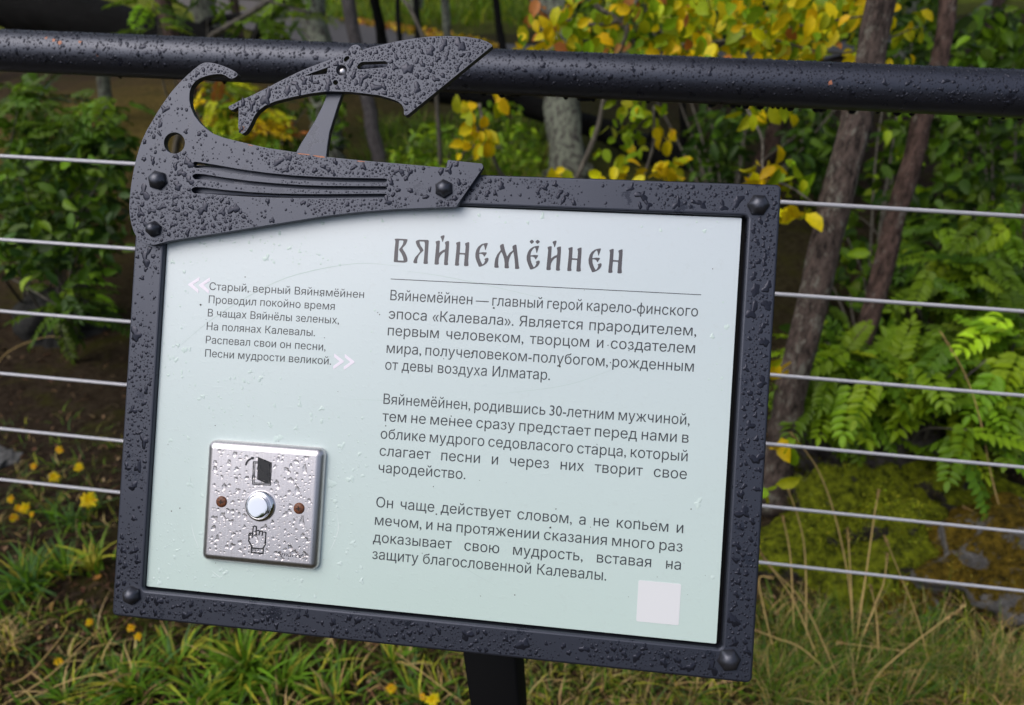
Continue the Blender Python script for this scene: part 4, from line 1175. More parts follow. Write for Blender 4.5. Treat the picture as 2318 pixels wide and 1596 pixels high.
# trees of the surrounding wood whose trunks stand beyond the picture
for k, (x_, y_, h_) in enumerate([(-3.4, 3.2, 4.6), (-2.2, 6.0, 5.0), (2.9, 3.2, 4.8), (1.9, 5.4, 5.0), (3.6, 6.6, 5.2), (-5.0, 7.2, 5.2), (0.6, 7.2, 5.4), (5.6, 4.4, 5.0), (-1.0, 10.5, 5.4)]):
    z_ = float(hgt(x_, y_))
    nm = ('mixed wood tree', 'wood tree')[k % 2]
    kinds = ['leafy tree far left of the sign behind the ropes', 'leafy tree deep in the wood left of the pale leaning trunk', 'leafy tree right of the mossy boulders', 'leafy tree deep in the wood behind the yellow sapling', 'tall tree deep in the wood at the right', 'tall tree at the far left beyond the fallen trunk', 'tree standing in front of the path', 'tree far out to the right beyond the boulders', 'tree on the meadow beyond the path']
    tree('leafy_tree', kinds[k], [(x_, y_, z_ - .03), (x_ + .05, y_, z_ + 1), (x_ - .04, y_ + .05, z_ + h_ * .6), (x_, y_, z_ + h_)], 0.10, M['bark_grey'], 'trees of the wood around the clearing', crx=1.6, cn=1150, size=0.17)

# ------------------------------------------------------------------ the yellowing aspen sapling behind the rail
gs = G(1300, 420)
asp = empty('aspen_sapling', [float(x) for x in gs])
tag(asp, 'aspen sapling with yellow and lime leaves hanging over and under the handrail', 'sapling')
la = lambda o: setattr(o, 'location', [-float(x) for x in gs])
mb = MB()
ASP = [((1430, 60, 190, 100, 1.75, 2.3, 185), (.20, .34, .42, .04)), ((1700, 60, 200, 95, 1.6, 2.2, 215), (.40, .34, .25, .01)), ((1900, 10, 130, 60, 1.55, 2.1, 60), (.5, .4, .1, 0)),
       ((1235, 95, 95, 55, 1.8, 2.2, 24), (.4, .38, .18, .04)), ((1215, 25, 30, 35, 1.9, 2.0, 8), (.1, .05, .05, .8)), ((2010, 60, 95, 60, 1.6, 1.8, 16), (.3, .55, .15, 0)), ((1960, 140, 130, 25, 1.6, 1.8, 12), (.55, .3, .15, 0)),
       ((1052, 285, 22, 68, 1.8, 1.95, 15), (.85, .1, 0, .05)), ((1098, 295, 17, 45, 1.8, 1.9, 9), (.85, .15, 0, 0)), ((1130, 215, 16, 20, 1.8, 1.9, 4), (.8, .2, 0, 0)), ((1165, 98, 12, 10, 1.8, 1.9, 2), (1, 0, 0, 0)),
       ((1500, 305, 26, 22, 1.9, 2.0, 5), (.95, .05, 0, 0)), ((1400, 320, 60, 50, 1.9, 2.3, 22), (.02, .35, .63, 0)), ((1440, 250, 80, 30, 1.8, 2.1, 18), (.1, .4, .5, 0)), ((1420, 390, 110, 16, 1.75, 1.9, 12), (.75, .25, 0, 0)), ((1510, 375, 35, 30, 1.8, 1.9, 9), (.5, .4, .1, 0)),
       ((1730, 395, 45, 28, 1.55, 1.7, 15), (.85, .15, 0, 0)), ((1775, 370, 22, 30, 1.55, 1.65, 4), (0, .1, .9, 0)), ((1800, 420, 35, 25, 1.6, 1.7, 6), (0, .3, .7, 0)), ((1815, 480, 40, 22, 1.5, 1.6, 9), (.7, .3, 0, 0)), ((1890, 495, 28, 18, 1.55, 1.6, 4), (0, .2, .8, 0)),
       ((1765, 822, 30, 18, 1.4, 1.5, 5), (.9, .1, 0, 0)), ((1270, 385, 40, 12, 1.8, 1.9, 5), (.9, .1, 0, 0)), ((1770, 1000, 40, 18, 1.35, 1.45, 4), (.1, .6, .3, 0)), ((1752, 1100, 20, 40, 1.3, 1.4, 3), (.1, .6, .3, 0)), ((1725, 250, 90, 16, 1.6, 1.8, 9), (.25, .5, .25, 0))]
for cl, w in ASP:
    p = clump_pts(cl, 2.0 if cl[6] > 50 else 1.4); n = len(p)
    c = pal([YEL, YGR, LGR, ORG], n, .16, np.array(w) / sum(w))
    d = rng.normal(0, .75, (n, 3)); d[:, 2] -= 0.75
    nr = rng.normal(0, .55, (n, 3)) + np.array([0, -1.0, 0.35])
    put_leaves(mb, p, d, nr, rng.uniform(.030, .052, n), rng.uniform(0.72, 1.05, n), c)
la(mb.build('foliage', M['leaf'], asp))
ms = MB()
for brl, r0, r1 in (([(1300, 415, 2.05), (1312, 390, 2.02), (1350, 300, 1.98), (1366, 230, 1.95), (1378, 170, 1.93), (1420, 70, 1.9), (1400, 45, 1.9)], .0085, .006), ([(1190, -15, 1.95), (1235, 28, 1.93), (1300, 48, 1.92), (1360, 56, 1.9), (1415, 38, 1.9), (1448, -12, 1.9)], .0042, .0062), ([(1322, -15, 1.9), (1355, 18, 1.9), (1402, 48, 1.9), (1440, 105, 1.93)], .0075, .006),
                    ([(1085, 235, 1.9), (1098, 300, 1.9), (1115, 350, 1.93), (1140, 400, 1.98), (1200, 440, 2.05), (1290, 470, 2.1)], .0045, .006), ([(1378, 170, 1.93), (1500, 110, 1.9), (1650, 90, 1.85), (1800, 60, 1.75), (2000, 30, 1.68)], .005, .002), ([(1540, 100, 1.9), (1640, 180, 1.8), (1720, 300, 1.65), (1730, 390, 1.6), (1800, 430, 1.6), (1880, 490, 1.57)], .004, .002),
                    ([(1455, 0, 2.0), (1470, 40, 2.0), (1500, 75, 2.0), (1540, 120, 2.0)], .004, .002), ([(1480, 240, 1.9), (1478, 330, 1.95), (1450, 420, 2.0)], .0035, .004), ([(1700, 75, 1.85), (1900, 120, 1.7), (2080, 60, 1.65)], .003, .0015)):
    p = smooth_path([P(*q) for q in brl], 26)
    ms.tube(p, np.linspace(r0, r1, 26), 7, wob=0.04)
la(ms.build('stem', M['twig'], asp, smooth=True))

# loose pale twigs beside the charred stems
tw = empty('dead_branch', [float(x) for x in P(940, 60, 2.6)])
tag(tw, 'bare pale grey twig slanting down behind the tip of the bird shaped plate', 'branch')
mb = MB(); mb.tube(smooth_path([P(895, -20, 2.6), P(925, 15, 2.6), P(945, 55, 2.6), P(962, 95, 2.62), P(985, 180, 2.7), P(1000, 420, 3.0)], 20), np.linspace(.006, .009, 20), 7, wob=.05)
mb.build('twig', M['twig'], tw, smooth=True).location = [-float(x) for x in tw.location]
tw = empty('dead_branch', [float(x) for x in P(560, 40, 3.2)])
tag(tw, 'pale lichened branch crossing above the handrail left of the broad trunk', 'branch')
mb = MB(); mb.tube(smooth_path([P(480, 80, 3.2), P(540, 45, 3.2), P(600, 8, 3.2), P(660, -30, 3.25), P(790, -60, 3.3)], 20), np.linspace(.013, .010, 20), 7, wob=.05)
mb.tube(smooth_path([P(700, 30, 3.2), P(600, 2, 3.2), P(500, -5, 3.2)], 12), np.linspace(.008, .005, 12), 6)
mb.tube(smooth_path([P(480, 80, 3.2), P(440, 160, 3.3), P(400, 330, 3.6), P(380, 480, 3.9)], 12), np.linspace(.013, .02, 12), 6)
mb.build('twig', M['twig'], tw, smooth=True).location = [-float(x) for x in tw.location]

# ------------------------------------------------------------------ shrubs
SG = 'shrubs growing in the wood behind the railing'
shrub('rowan_shrub', 'fresh green rowan shrub with feathered leaves above the mossy boulder', 'shrub', G(2060, 1090), [(1960, 860, 130, 70, 1.75, 2.1, 46), (2100, 860, 150, 70, 1.7, 2.2, 56), (2230, 850, 110, 110, 1.7, 2.1, 56), (2200, 985, 50, 45, 1.65, 1.9, 9), (1900, 800, 60, 50, 1.8, 2.1, 14), (2040, 920, 60, 50, 1.8, 2.1, 10), (2290, 780, 60, 80, 1.7, 2.0, 22), (1870, 890, 60, 25, 1.8, 2.0, 10), (1960, 960, 40, 30, 1.9, 2.1, 5)], 'frond', [BGR, LGR, MGR], [.55, .3, .15], (0.11, 0.17), SG)
shrub('rowan_shrub', 'mid green rowan shrub between the second and fourth ropes at the right edge', 'shrub', G(2290, 1000), [(2200, 640, 130, 70, 2.0, 2.6, 50), (2290, 560, 60, 130, 2.0, 2.6, 40), (2140, 560, 70, 60, 2.2, 2.6, 20)], 'frond', [MGR, BGR, LGR], [.6, .3, .1], (0.10, 0.16), SG)
shrub('leafy_shrub', 'dark green shrub filling the space right of the thin reddish pine', 'shrub', G(2250, 760), [(2240, 330, 110, 140, 2.4, 3.4, 300), (2250, 120, 90, 110, 2.4, 3.4, 240), (2170, 480, 100, 80, 2.4, 3.2, 140), (2120, 200, 60, 160, 2.8, 3.6, 140)], 'leaf', [MGR, DGR, BGR], [.5, .35, .15], (0.045, 0.075), SG, width=.75)
shrub('leafy_shrub', 'dim green shrub between the two nearest pine trunks', 'shrub', G(1960, 850), [(2030, 420, 50, 160, 2.4, 3.6, 150), (1900, 600, 70, 120, 2.4, 3.6, 140), (2000, 640, 60, 90, 2.3, 3.4, 110), (1860, 760, 50, 60, 2.2, 3.0, 60), (2050, 150, 50, 120, 2.8, 3.6, 90)], 'leaf', [MGR, DGR, LGR], [.5, .35, .15], (0.045, 0.075), SG, width=.75)
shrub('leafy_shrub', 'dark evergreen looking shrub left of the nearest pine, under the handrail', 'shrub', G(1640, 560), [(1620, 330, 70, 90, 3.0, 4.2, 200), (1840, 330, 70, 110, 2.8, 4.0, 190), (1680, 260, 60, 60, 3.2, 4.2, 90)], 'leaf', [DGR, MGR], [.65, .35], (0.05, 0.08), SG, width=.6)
shrub('leafy_shrub', 'green shrub behind the yellow sapling above the handrail', 'shrub', G(1650, 560), [(1500, 20, 180, 90, 3.0, 4.2, 260), (1780, 20, 160, 100, 3.0, 4.2, 220), (2030, 40, 120, 120, 3.0, 4.2, 170), (1330, 60, 60, 60, 4.4, 5.0, 60)], 'leaf', [MGR, DGR, LGR], [.45, .4, .15], (0.055, 0.09), SG, width=.75)
shrub('leafy_shrub', 'dark shrub with hanging green leaves left of the boat ornament', 'shrub', G(170, 820), [(210, 420, 70, 130, 2.2, 2.9, 210), (80, 430, 90, 120, 2.2, 3.0, 240), (60, 560, 80, 70, 2.0, 2.6, 150), (200, 560, 60, 70, 2.1, 2.6, 100), (260, 340, 40, 50, 2.3, 2.7, 60)], 'leaf', [MGR, DGR, BLG, BGR], [.38, .34, .16, .12], (0.036, 0.062), SG, width=.7)
shrub('rowan_shrub', 'green rowan shrub under the handrail at the left edge', 'shrub', G(60, 700), [(60, 240, 60, 60, 2.4, 3.0, 26), (120, 330, 110, 60, 2.3, 2.9, 40), (230, 250, 60, 40, 2.3, 2.8, 16), (150, 680, 60, 50, 2.0, 2.4, 14), (40, 480, 60, 80, 2.2, 2.8, 24)], 'frond', [MGR, BGR, DGR], [.5, .22, .28], (0.10, 0.15), SG)
shrub('berry_shrub', 'small shrub with yellow and orange autumn leaves behind the boat ornament', 'shrub', G(560, 420), [(545, 265, 80, 55, 2.9, 3.4, 46), (500, 200, 45, 30, 2.9, 3.3, 16), (590, 300, 60, 35, 2.9, 3.3, 22)], 'frond', [YEL, YGR, LGR, ORG, MGR], [.3, .28, .18, .12, .12], (0.10, 0.15), SG)
shrub('leafy_shrub', 'green undergrowth shrub inside the curve of the boat ornament', 'shrub', G(640, 470), [(600, 330, 110, 40, 3.0, 3.8, 90), (760, 280, 40, 50, 3.2, 3.8, 40), (470, 320, 50, 50, 2.9, 3.4, 50), (690, 225, 90, 30, 3.6, 4.2, 50)], 'leaf', [MGR, DGR, BGR], [.5, .3, .2], (0.04, 0.07), SG, width=.65)
shrub('rowan_shrub', 'green rowan sprays above the handrail between the reddish and the broad trunk', 'shrub', G(500, 520), [(600, 50, 60, 25, 3.0, 3.4, 8), (340, 5, 25, 20, 2.9, 3.2, 4), (660, 10, 40, 40, 3.3, 3.6, 6), (500, -10, 60, 20, 3.2, 3.6, 4), (352, 55, 12, 25, 2.9, 3.0, 2)], 'frond', [BGR, MGR, LGR], [.45, .35, .2], (0.12, 0.17), SG)
shrub('leafy_shrub', 'low light green shrub on the grassy slope right of the bird shaped plate', 'shrub', G(1000, 440), [(985, 330, 70, 60, 2.9, 3.8, 110), (1170, 330, 50, 60, 3.0, 3.9, 90), (1120, 250, 60, 30, 3.4, 4.0, 50), (920, 360, 40, 30, 3.0, 3.4, 40)], 'leaf', [BGR, MGR, LGR], [.4, .3, .3], (0.035, 0.06), SG, width=.55)
shrub('leafy_shrub', 'shaded shrub with a few green sprays low behind the sign at the right', 'shrub', G(1830, 1060), [(1880, 930, 60, 60, 1.9, 2.3, 34), (2060, 1110, 50, 30, 2.0, 2.4, 16), (1990, 740, 80, 50, 2.2, 2.8, 60)], 'leaf', [MGR, DGR, BGR], [.4, .4, .2], (0.04, 0.06), SG, width=.7)
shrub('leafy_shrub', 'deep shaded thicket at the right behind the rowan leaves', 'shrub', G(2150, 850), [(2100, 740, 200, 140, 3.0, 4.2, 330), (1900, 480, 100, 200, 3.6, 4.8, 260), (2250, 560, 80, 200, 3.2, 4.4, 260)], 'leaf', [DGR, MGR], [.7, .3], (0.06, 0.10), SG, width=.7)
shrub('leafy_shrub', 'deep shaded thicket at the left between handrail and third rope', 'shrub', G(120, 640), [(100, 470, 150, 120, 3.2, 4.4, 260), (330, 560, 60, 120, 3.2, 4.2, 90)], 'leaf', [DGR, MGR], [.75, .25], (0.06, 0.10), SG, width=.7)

# ------------------------------------------------------------------ grass, straw, litter on the ground
def blades(mb, root, dirx, L, wdt, col, bend, seg=4):
    n = len(root)
    dirx = unit(dirx * np.array([1, 1, 0])); side = np.stack([-dirx[:, 1], dirx[:, 0], np.zeros(n)], 1)
    vs = []
    for k in range(seg + 1):
        t = k / seg
        c = root + np.array([0, 0, 1.0]) * (L * (t - 0.55 * bend * t * t))[:, None] + dirx * (L * bend * (0.25 * t + 0.75 * t * t))[:, None]
        w = wdt * (1 - 0.92 * t ** 1.5)
        vs += [c - side * w[:, None] / 2, c + side * w[:, None] / 2]
    V = np.stack(vs, 1)
    q = np.array([(2 * k, 2 * k + 1, 2 * k + 3, 2 * k + 2) for k in range(seg)])
    off = (np.arange(n) * (2 * seg + 2))[:, None, None]
    mb.add(V.reshape(-1, 3), q=(q[None] + off).reshape(-1, 4), c=col)

GG = (0.135, 0.265, 0.016); GB = (0.090, 0.190, 0.045); GY = (0.40, 0.40, 0.040); STR = (0.56, 0.40, 0.17); STB = (0.30, 0.19, 0.085); OLV = (0.19, 0.20, 0.032)
def ground_pts(us, vs): return np.array([G(u, v) for u, v in zip(us, vs)])
mb = MB()
def tuft(u, v, n, L, w, colors, wts, spread=0.03, bend=(0.2, 1.0), up=1.0):
    c = G(u, v)
    a = rng.uniform(0, 2 * np.pi, n); r = np.abs(rng.normal(0, spread, n))
    p = c + np.stack([r * np.cos(a), r * np.sin(a), np.zeros(n)], 1); p[:, 2] = hgt(p[:, 0], p[:, 1])
    a2 = a + rng.normal(0, .8, n)
    blades(mb, p, np.stack([np.cos(a2), np.sin(a2), np.zeros(n)], 1), rng.uniform(.45, 1.15, n) * L, rng.uniform(.7, 1.3, n) * w, pal(colors, n, .2, wts), rng.uniform(*bend, n))
# loose sward over the lower part of the picture
us = rng.uniform(-60, 2380, 2600); vs = 1330 + 330 * rng.uniform(0, 1, 2600) ** 0.8
for u, v in zip(us[:470], vs[:470]):
    if u < 1000 and rng.uniform() < .55: continue
    k = rng.uniform()
    if u < 1000: cw = [.34, .10, .18, .26, .12]
    elif u < 1700: cw = [.22, .10, .20, .30, .18]
    else: cw = [.24, .20, .14, .30, .12]
    tuft(u, v, int(rng.integers(5, 13)) + (8 if u > 1100 else 0), rng.uniform(.035, .085), rng.uniform(.0020, .0052) * (1.25 if u < 1100 else .7), [GG, GB, GY, STR, OLV], cw, rng.uniform(.01, .035), (.3, 1.25))
# clumps one can pick out in the photograph
for (u, v, n, L, w, cw, sp) in ((70, 1330, 80, .12, .0065, [.5, .45, .05, 0, 0], .035), (150, 1300, 30, .10, .006, [.5, .4, .1, 0, 0], .03), (560, 1520, 90, .13, .0062, [.72, .08, .18, .02, 0], .03), (640, 1560, 50, .11, .006, [.7, .1, .2, 0, 0], .035), (300, 1560, 70, .10, .0055, [.62, .12, .2, .06, 0], .04), (480, 1590, 60, .11, .006, [.7, .1, .2, 0, 0], .04), (400, 1510, 30, .10, .006, [.3, .1, .5, .1, 0], .03), (890, 1505, 40, .10, .004, [.5, .1, .3, .1, 0], .02), (215, 1290, 12, .12, .009, [.2, .1, .65, .05, 0], .015), (10, 1480, 60, .12, .0028, [.2, .35, .1, .35, 0], .03), (760, 1585, 60, .09, .005, [.6, .1, .25, .05, 0], .05), (950, 1590, 50, .08, .004, [.5, .2, .2, .1, 0], .05), (150, 1590, 50, .09, .004, [.4, .3, .1, .2, 0], .04)):
    tuft(u, v, int(n * 1.6), L * 0.92, w * 1.30, [GG, GB, GY, STR, OLV], cw, sp, (.25, 1.15))
# fine dense grass at the right, under the ropes
for k in range(70):
    u = rng.uniform(1725, 2120); v = rng.uniform(1420, 1600)
    tuft(u, v, 26, rng.uniform(.08, .15), .0016, [GG, GB, GY, STR, OLV], [.34, .34, .06, .2, .06], .03, (.15, .8))
for k in range(26):
    tuft(rng.uniform(2180, 2330), rng.uniform(1500, 1620), 24, rng.uniform(.07, .13), .0018, [GG, GB, GY, STR, OLV], [.2, .3, .05, .42, .03], .03, (.2, .9))
# sparse grass and moss in the shade behind the ropes at the left
for k in range(60):
    tuft(rng.uniform(-20, 260), rng.uniform(960, 1300), int(rng.integers(5, 12)), rng.uniform(.03, .07), .003, [GG, GB, GY, STR, OLV], [.3, .2, .15, .2, .15], .03, (.4, 1.3))
for k in range(240):
    tuft(rng.uniform(850, 1250), rng.uniform(280, 420), 14, rng.uniform(.08, .16), .008, [BGR, MGR, LGR, STR, OLV], [.35, .25, .25, .05, .1], .12, (.3, 1.2))
for k in range(220):
    tuft(rng.uniform(700, 1300), rng.uniform(-40, 60), 16, rng.uniform(.15, .3), .018, [BGR, LGR, YGR, MGR, OLV], [.3, .4, .15, .1, .05], .3, (.3, 1.2))
tag(mb.build('grass', M['grass']), kind='stuff')

# tall dry flowering stalks
mb_all = []
def stalk_clump(name, label, base_uv, stalks, r=0.0017, cat='grass'):
    b0 = G(*base_uv)
    root = empty(name, [float(x) for x in b0]); tag(root, label, cat, 'tall dry grass clumps')
    for path in stalks:
        g = G(*path[0]); dep = -(R.T @ (g - CAMP))[2]
        pts = [g]; nP = len(path)
        for k, (u, v) in enumerate(path[1:]):
            pts.append(P(u, v, dep - 0.07 * (k + 1) / nP * (path[0][1] - v) / 250))
        pts = smooth_path(pts, 26)
        mb = MB(); mb.tube(pts, np.linspace(r * 1.1, r * .75, 26), 5, c=np.array(STR) * rng.uniform(1.1, 1.5))
        o = mb.build('stalk', M['grass'], root, smooth=True); o.location = [-float(x) for x in b0]
        hd = MB(); m_ = 40
        t = rng.uniform(0, 1, m_); p = pts[-1] + (pts[-4] - pts[-1]) * t[:, None] * 0.9
        d0 = unit(pts[-1] - pts[-4])
        put_leaves(hd, p, d0 + rng.normal(0, .22, (m_, 3)), rng.normal(0, 1, (m_, 3)), rng.uniform(.006, .011, m_), .5, pal([STR, STB], m_, .2))
        h = hd.build('seed_head', M['litter'], o); 
z6 = lambda x, y: ((1800 + x / 2.408) / 1.1044, (1100 + y / 2.408) / 1.1044)
z5 = lambda x, y: ((1800 + x / 2.28) / 1.1044, (500 + y / 2.28) / 1.1044)
stalk_clump('grass_clump', 'tall straw coloured grass stalks in front of the bright green mossy boulder', z6(810, 1300), [
    [z6(812, 1230), z6(770, 820), z6(690, 450), z6(600, 200), z6(510, 60), z6(430, -40)], [z6(815, 1240), z6(880, 800), z6(930, 450), z6(955, 310)], [z6(820, 1290), z6(930, 1000), z6(985, 860), z6(1008, 690)], [z6(800, 1240), z6(790, 900), z6(770, 545)]])
stalk_clump('grass_clump', 'straw coloured grass stalks leaning beside the sign frame under the ropes', z6(520, 1330), [
    [z6(520, 1300), z6(515, 750), z6(480, 500), z6(390, 245)], [z6(450, 1260), z6(425, 720), z6(378, 460)], [z6(740, 1500), z6(520, 1010), z6(330, 790), z6(238, 668)], [z6(620, 1400), z6(450, 980), z6(270, 720)], [z6(330, 1300), z6(250, 950), z6(240, 830), z6(300, 825)], [z6(700, 1450), z6(500, 1260), z6(330, 1190), z6(200, 1140)]])
stalk_clump('grass_clump', 'long thin reddish grass stalk arching up in front of the rowan leaves', z6(1735, 660), [
    [z6(1735, 660), z6(1700, 480), z6(1625, 180), z5(1490, 1280), z5(1400, 1000), z5(1260, 755)], [z6(1740, 650), z6(1690, 570), z6(1560, 450), z6(1470, 405)]], 0.0015)
stalk_clump('grass_clump', 'dry grass stalks fallen across the moss below the lowest rope', z6(1000, 1420), [
    [z6(880, 1590), z6(930, 1440), z6(1120, 1260), z6(1470, 995)], [z6(1415, 1322), z6(1100, 1270), z6(715, 1220)], [z6(1270, 1400), z6(1190, 1080), z6(1080, 800), z6(990, 580)], [z6(960, 1380), z6(940, 1050), z6(908, 885)]], 0.0014)
stalk_clump('grass_clump', 'bleached grass stems lying in the lower left corner', (60, 1560), [
    [(0, 1600), (110, 1530), (225, 1425)], [(-10, 1560), (60, 1530), (140, 1440), (155, 1410)], [(40, 1594), (160, 1540), (260, 1520)], [(215, 1330), (250, 1420), (285, 1490)]], 0.0013)
stalk_clump('grass_clump', 'single bleached grass stem lying left of the sign post', (1040, 1585), [[(1045, 1590), (960, 1525), (900, 1480)], [(930, 1500), (960, 1560), (975, 1590)]], 0.0013)
stalk_clump('grass_clump', 'drooping oat like seed spray at the left edge between third and fourth ropes', (-40, 900), [[(-40, 900), (0, 815), (50, 780), (110, 762), (150, 770), (168, 792)]], 0.0014)

# dead needles, twigs and leaf scraps
mb = MB(); nl = 8500
us = rng.uniform(-80, 2400, nl); vs = np.where(rng.uniform(0, 1, nl) < .55, rng.uniform(1300, 1640, nl), rng.uniform(720, 1300, nl))
keep = (us < 330) | (us > 1720) | (vs > 1380)
p = ground_pts(us[keep], vs[keep]); n = len(p); p[:, 2] += rng.uniform(.002, .012, n)
a = rng.uniform(0, 6.28, n); d = np.stack([np.cos(a), np.sin(a), rng.normal(0, .25, n)], 1)
thin = rng.uniform(0, 1, n) < .72
put_leaves(mb, p, d, rng.normal(0, .35, (n, 3)) + np.array([0, 0, 1.0]), np.where(thin, rng.uniform(.012, .04, n), rng.uniform(.006, .018, n)), np.where(thin, .12, .8), pal([(.20, .11, .06), (.11, .055, .03), (.30, .20, .11), (.05, .03, .02)], n, .25, [.3, .35, .15, .2]))
nl = 420
us = rng.uniform(780, 1130, nl); vs = 53 + (us - 796) * .184 + rng.normal(-1, 3.0, nl)
p = ground_pts(us, vs); p[:, 2] += rng.uniform(.03, .05, nl)
put_leaves(mb, p, rng.normal(0, 1, (nl, 3)) * np.array([1, 1, .3]), rng.normal(0, .4, (nl, 3)) + np.array([0, -.3, 1.0]), rng.uniform(.05, .10, nl), .9, pal([YEL, (.62, .36, .05), ORG], nl, .2))
tag(mb.build('leaf_litter', M['litter']), kind='stuff')
# moss fuzz, small leafy weeds
mb = MB(); nm = 7000
us = rng.uniform(1700, 2380, nm); vs = rng.uniform(1330, 1640, nm)
p = ground_pts(us, vs); 
d = rng.normal(0, .5, (nm, 3)) + np.array([0, 0, 1.0])
put_leaves(mb, p, d, rng.normal(0, 1, (nm, 3)), rng.uniform(.006, .016, nm), .5, pal([(.20, .20, .018), (.09, .10, .012), (.30, .29, .03), (.22, .15, .05)], nm, .25))
us = rng.uniform(-60, 1800, 4200); vs = rng.uniform(1370, 1640, 4200)
p = ground_pts(us, vs); n = len(p)
put_leaves(mb, p, rng.normal(0, .6, (n, 3)) + np.array([0, 0, .8]), rng.normal(0, .6, (n, 3)) + np.array([0, 0, .6]), rng.uniform(.006, .018, n), .6, pal([(.10, .17, .02), (.17, .19, .03), (.22, .25, .035), (.18, .12, .045)], n, .25))
tag(mb.build('moss', M['grass']), kind='stuff')

# ------------------------------------------------------------------ yellow flowers
FLOW = (0.90, 0.64, 0.006); FLO2 = (0.88, 0.44, 0.01)
f2 = lambda x, y: ((x / 3.991) / 1.1044, (1050 + y / 3.991) / 1.1044)
f3 = lambda x, y: ((x / 3.311) / 1.1044, (1380 + y / 3.311) / 1.1044)
FL = [(f2(595, 300), .010, 'yellow flower on a bent stem, topmost of the group behind the ropes', f2(700, 560)), (f2(335, 460), .009, 'orange yellow flower bud beside the mossy stone edge', f2(610, 560)), (f2(785, 472), .012, 'cup shaped yellow flower right of the bent stem', f2(800, 620)),
      (f2(540, 570), .013, 'yellow flower just above the lowest rope', f2(640, 700)), (f2(885, 800), .021, 'widest open yellow flower, close to the sign frame', f2(800, 960)), (f2(108, 790), .010, 'half closed yellow flower nearest to the left edge', f2(350, 900)), (f2(183, 878), .009, 'small orange flower bud tucked against an open yellow flower', f2(450, 960)),
      (f2(248, 882), .014, 'open yellow flower in the middle of the lower left cluster', f2(500, 960)), (f2(318, 940), .008, 'small yellow bud right of the open flower in the lower cluster', f2(560, 960)), (f2(142, 975), .010, 'orange flower bud lowest of the left cluster', f2(480, 990)),
      (f3(740, 585), .008, 'lone orange flower on the brown soil below the left frame corner', f3(720, 640)), (f3(1085, 628), .008, 'orange flower just below the frame edge', f3(1060, 700)), (f3(1145, 702), .008, 'orange flower on an upright stem under the frame', f3(1135, 800)), (f3(487, 908), .008, 'orange flower head lying low in grass at the bottom left', f3(470, 960)),
      ((980, 1584), .013, 'bright yellow flower at the bottom edge left of the sign post', (990, 1620)), ((957, 1578), .007, 'small round yellow bud beside the flower near the sign post', (960, 1610)), ((886, 1558), .010, 'lime yellow flower low in the grass left of the post', (890, 1580))]
for (uv, r_, lab, buv) in FL:
    r_ = r_ * 1.2
    b0 = G(*buv); dep = -(R.T @ (b0 - CAMP))[2]
    hp = P(uv[0], uv[1], dep - 0.02)
    hp[2] = max(hp[2], float(hgt(hp[0], hp[1])) + .012)
    root = empty('yellow_flower', [float(x) for x in b0]); tag(root, lab, 'flower', 'yellow flowers in the grass')
    nvec = unit(np.array([rng.normal(0, .35), -0.75, 0.75]))
    mb = MB(); mb.tube(smooth_path([b0, b0 * .45 + hp * .55 + np.array([0, 0.01, .02]), hp - nvec * .004], 12), .0009, 5, c=(.06, .10, .02))
    mb.build('stem', M['grass'], root, smooth=True).location = [-float(x) for x in b0]
    mb = MB(); e1 = unit(np.cross(nvec, [1, .2, 0])); e2 = np.cross(nvec, e1)
    for ring, (m_, rl, up_) in enumerate(((15, 1.0, .15), (12, .7, .45), (8, .42, .9))):
        a = np.arange(m_) / m_ * 6.283 + ring + rng.normal(0, .12, m_)
        d = np.cos(a)[:, None] * e1 + np.sin(a)[:, None] * e2 + nvec * up_
        put_leaves(mb, np.tile(hp, (m_, 1)), d, np.tile(nvec, (m_, 1)), r_ * rl * rng.uniform(.8, 1.15, m_), .6, pal([FLOW, FLO2] if r_ < .0125 else [FLOW, FLOW], m_, .08))
    mb.build('flower_head', M['leaf'], root).location = [-float(x) for x in b0]
# leaves of the flowering plant
mb = MB()
for (u, v, n, L) in ((170, 1190, 36, .10), (205, 1165, 18, .08), (120, 1180, 16, .08)):
    c = G(u, v); a = rng.uniform(0, 6.28, n)
    blades(mb, np.tile(c, (n, 1)) + rng.normal(0, .012, (n, 3)) * np.array([1, 1, 0]), np.stack([np.cos(a), np.sin(a), np.zeros(n)], 1), rng.uniform(.5, 1.1, n) * L, rng.uniform(.004, .008, n), pal([GG, GB], n, .2), rng.uniform(.3, 1.1, n))
tag(mb.build('flower_leaves', M['grass']), 'rosette of narrow green leaves among the yellow flowers at the left', 'plant')
# a cut hole in the turf right of the post, pale cinquefoil leaf
g = G(1530, 1545)
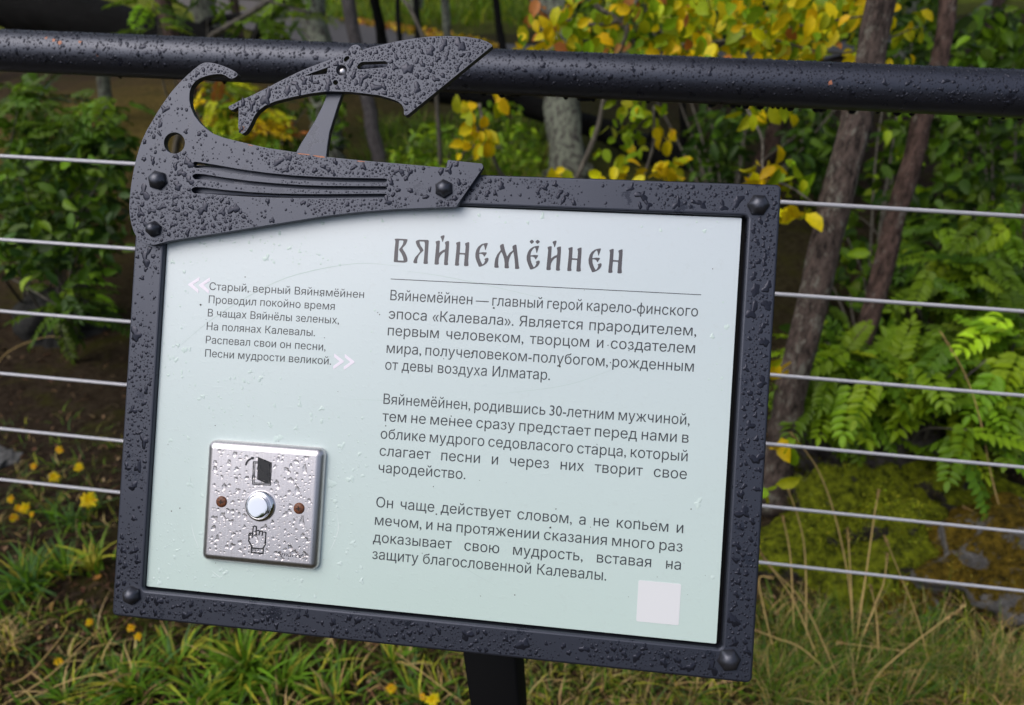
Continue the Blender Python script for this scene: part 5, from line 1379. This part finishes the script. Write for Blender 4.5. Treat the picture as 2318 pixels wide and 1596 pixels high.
# fallen leaves that stand out
for (u, v, L, c, lab) in ((232, 1305, .022, (.50, .22, .05), 'orange dead leaf on the soil between grass clump and frame'), (125, 1365, .034, (.42, .26, .08), 'pointed yellow brown leaf lying below the green clump at the left'), (180, 1375, .018, (.45, .25, .09), 'small tan leaf scrap right of the pointed brown leaf'), (92, 1452, .016, (.46, .26, .12), 'pinkish tan leaf scrap on bare soil near the bottom left'), (1950, 1222, .020, (.62, .50, .30), 'pale cream birch leaf lying on the bright green mossy boulder')):
    p = G(u, v); 
    if 'boulder' in lab:
        k = np.argmin(np.hypot(*(np.array([[(CX + FPX * q[0] / -q[2]), (CY - FPX * q[1] / -q[2])] for q in (mv1 - CAMP) @ R]) - np.array([u, v])).T) + 1e3 * (((mv1 - CAMP) @ R)[:, 2] < -1.95)); p = mv1[k].copy(); p[2] += .004
    p = p + np.array([0, 0, .006])
    mb = MB(); a = rng.uniform(0, 6.28)
    put_leaves(mb, p[None], np.array([[math.cos(a), math.sin(a), .05]]), np.array([[0, -.35, 1.0]]), np.array([L]), .9 if L < .03 else .4, np.array([c]))
    tag(mb.build('fallen_leaf', M['litter'], origin=p), lab, 'leaf', 'single fallen leaves')

# ------------------------------------------------------------------ the wood all round (behind the photographer and beyond the meadow)
mb = MB()
n = 9000
a = rng.uniform(0, 2 * np.pi, n); rr = rng.uniform(9, 15, n)
back = np.sin(a) < 0.25
x_ = np.cos(a) * rr; y_ = np.where(back, np.sin(a) * rr, np.sin(a) * rr * 1.6 + 8)
z_ = hgt(x_, y_) + rng.uniform(0, 1, n) ** 1.1 * (3.3 + 0.9 * np.sin(a * 9) + 0.7 * np.sin(a * 23))
put_leaves(mb, np.stack([x_, y_, z_], 1), rng.normal(0, 1, (n, 3)), rng.normal(0, .8, (n, 3)) + np.array([0, 0, .8]), rng.uniform(.5, 1.1, n), .85, pal([MGR, DGR], n, .3, [.4, .6]))
tag(mb.build('unseen_woodland', M['leaf']), kind='stuff')  # out-of-view wood, added and sized for the dark reflections in the sign
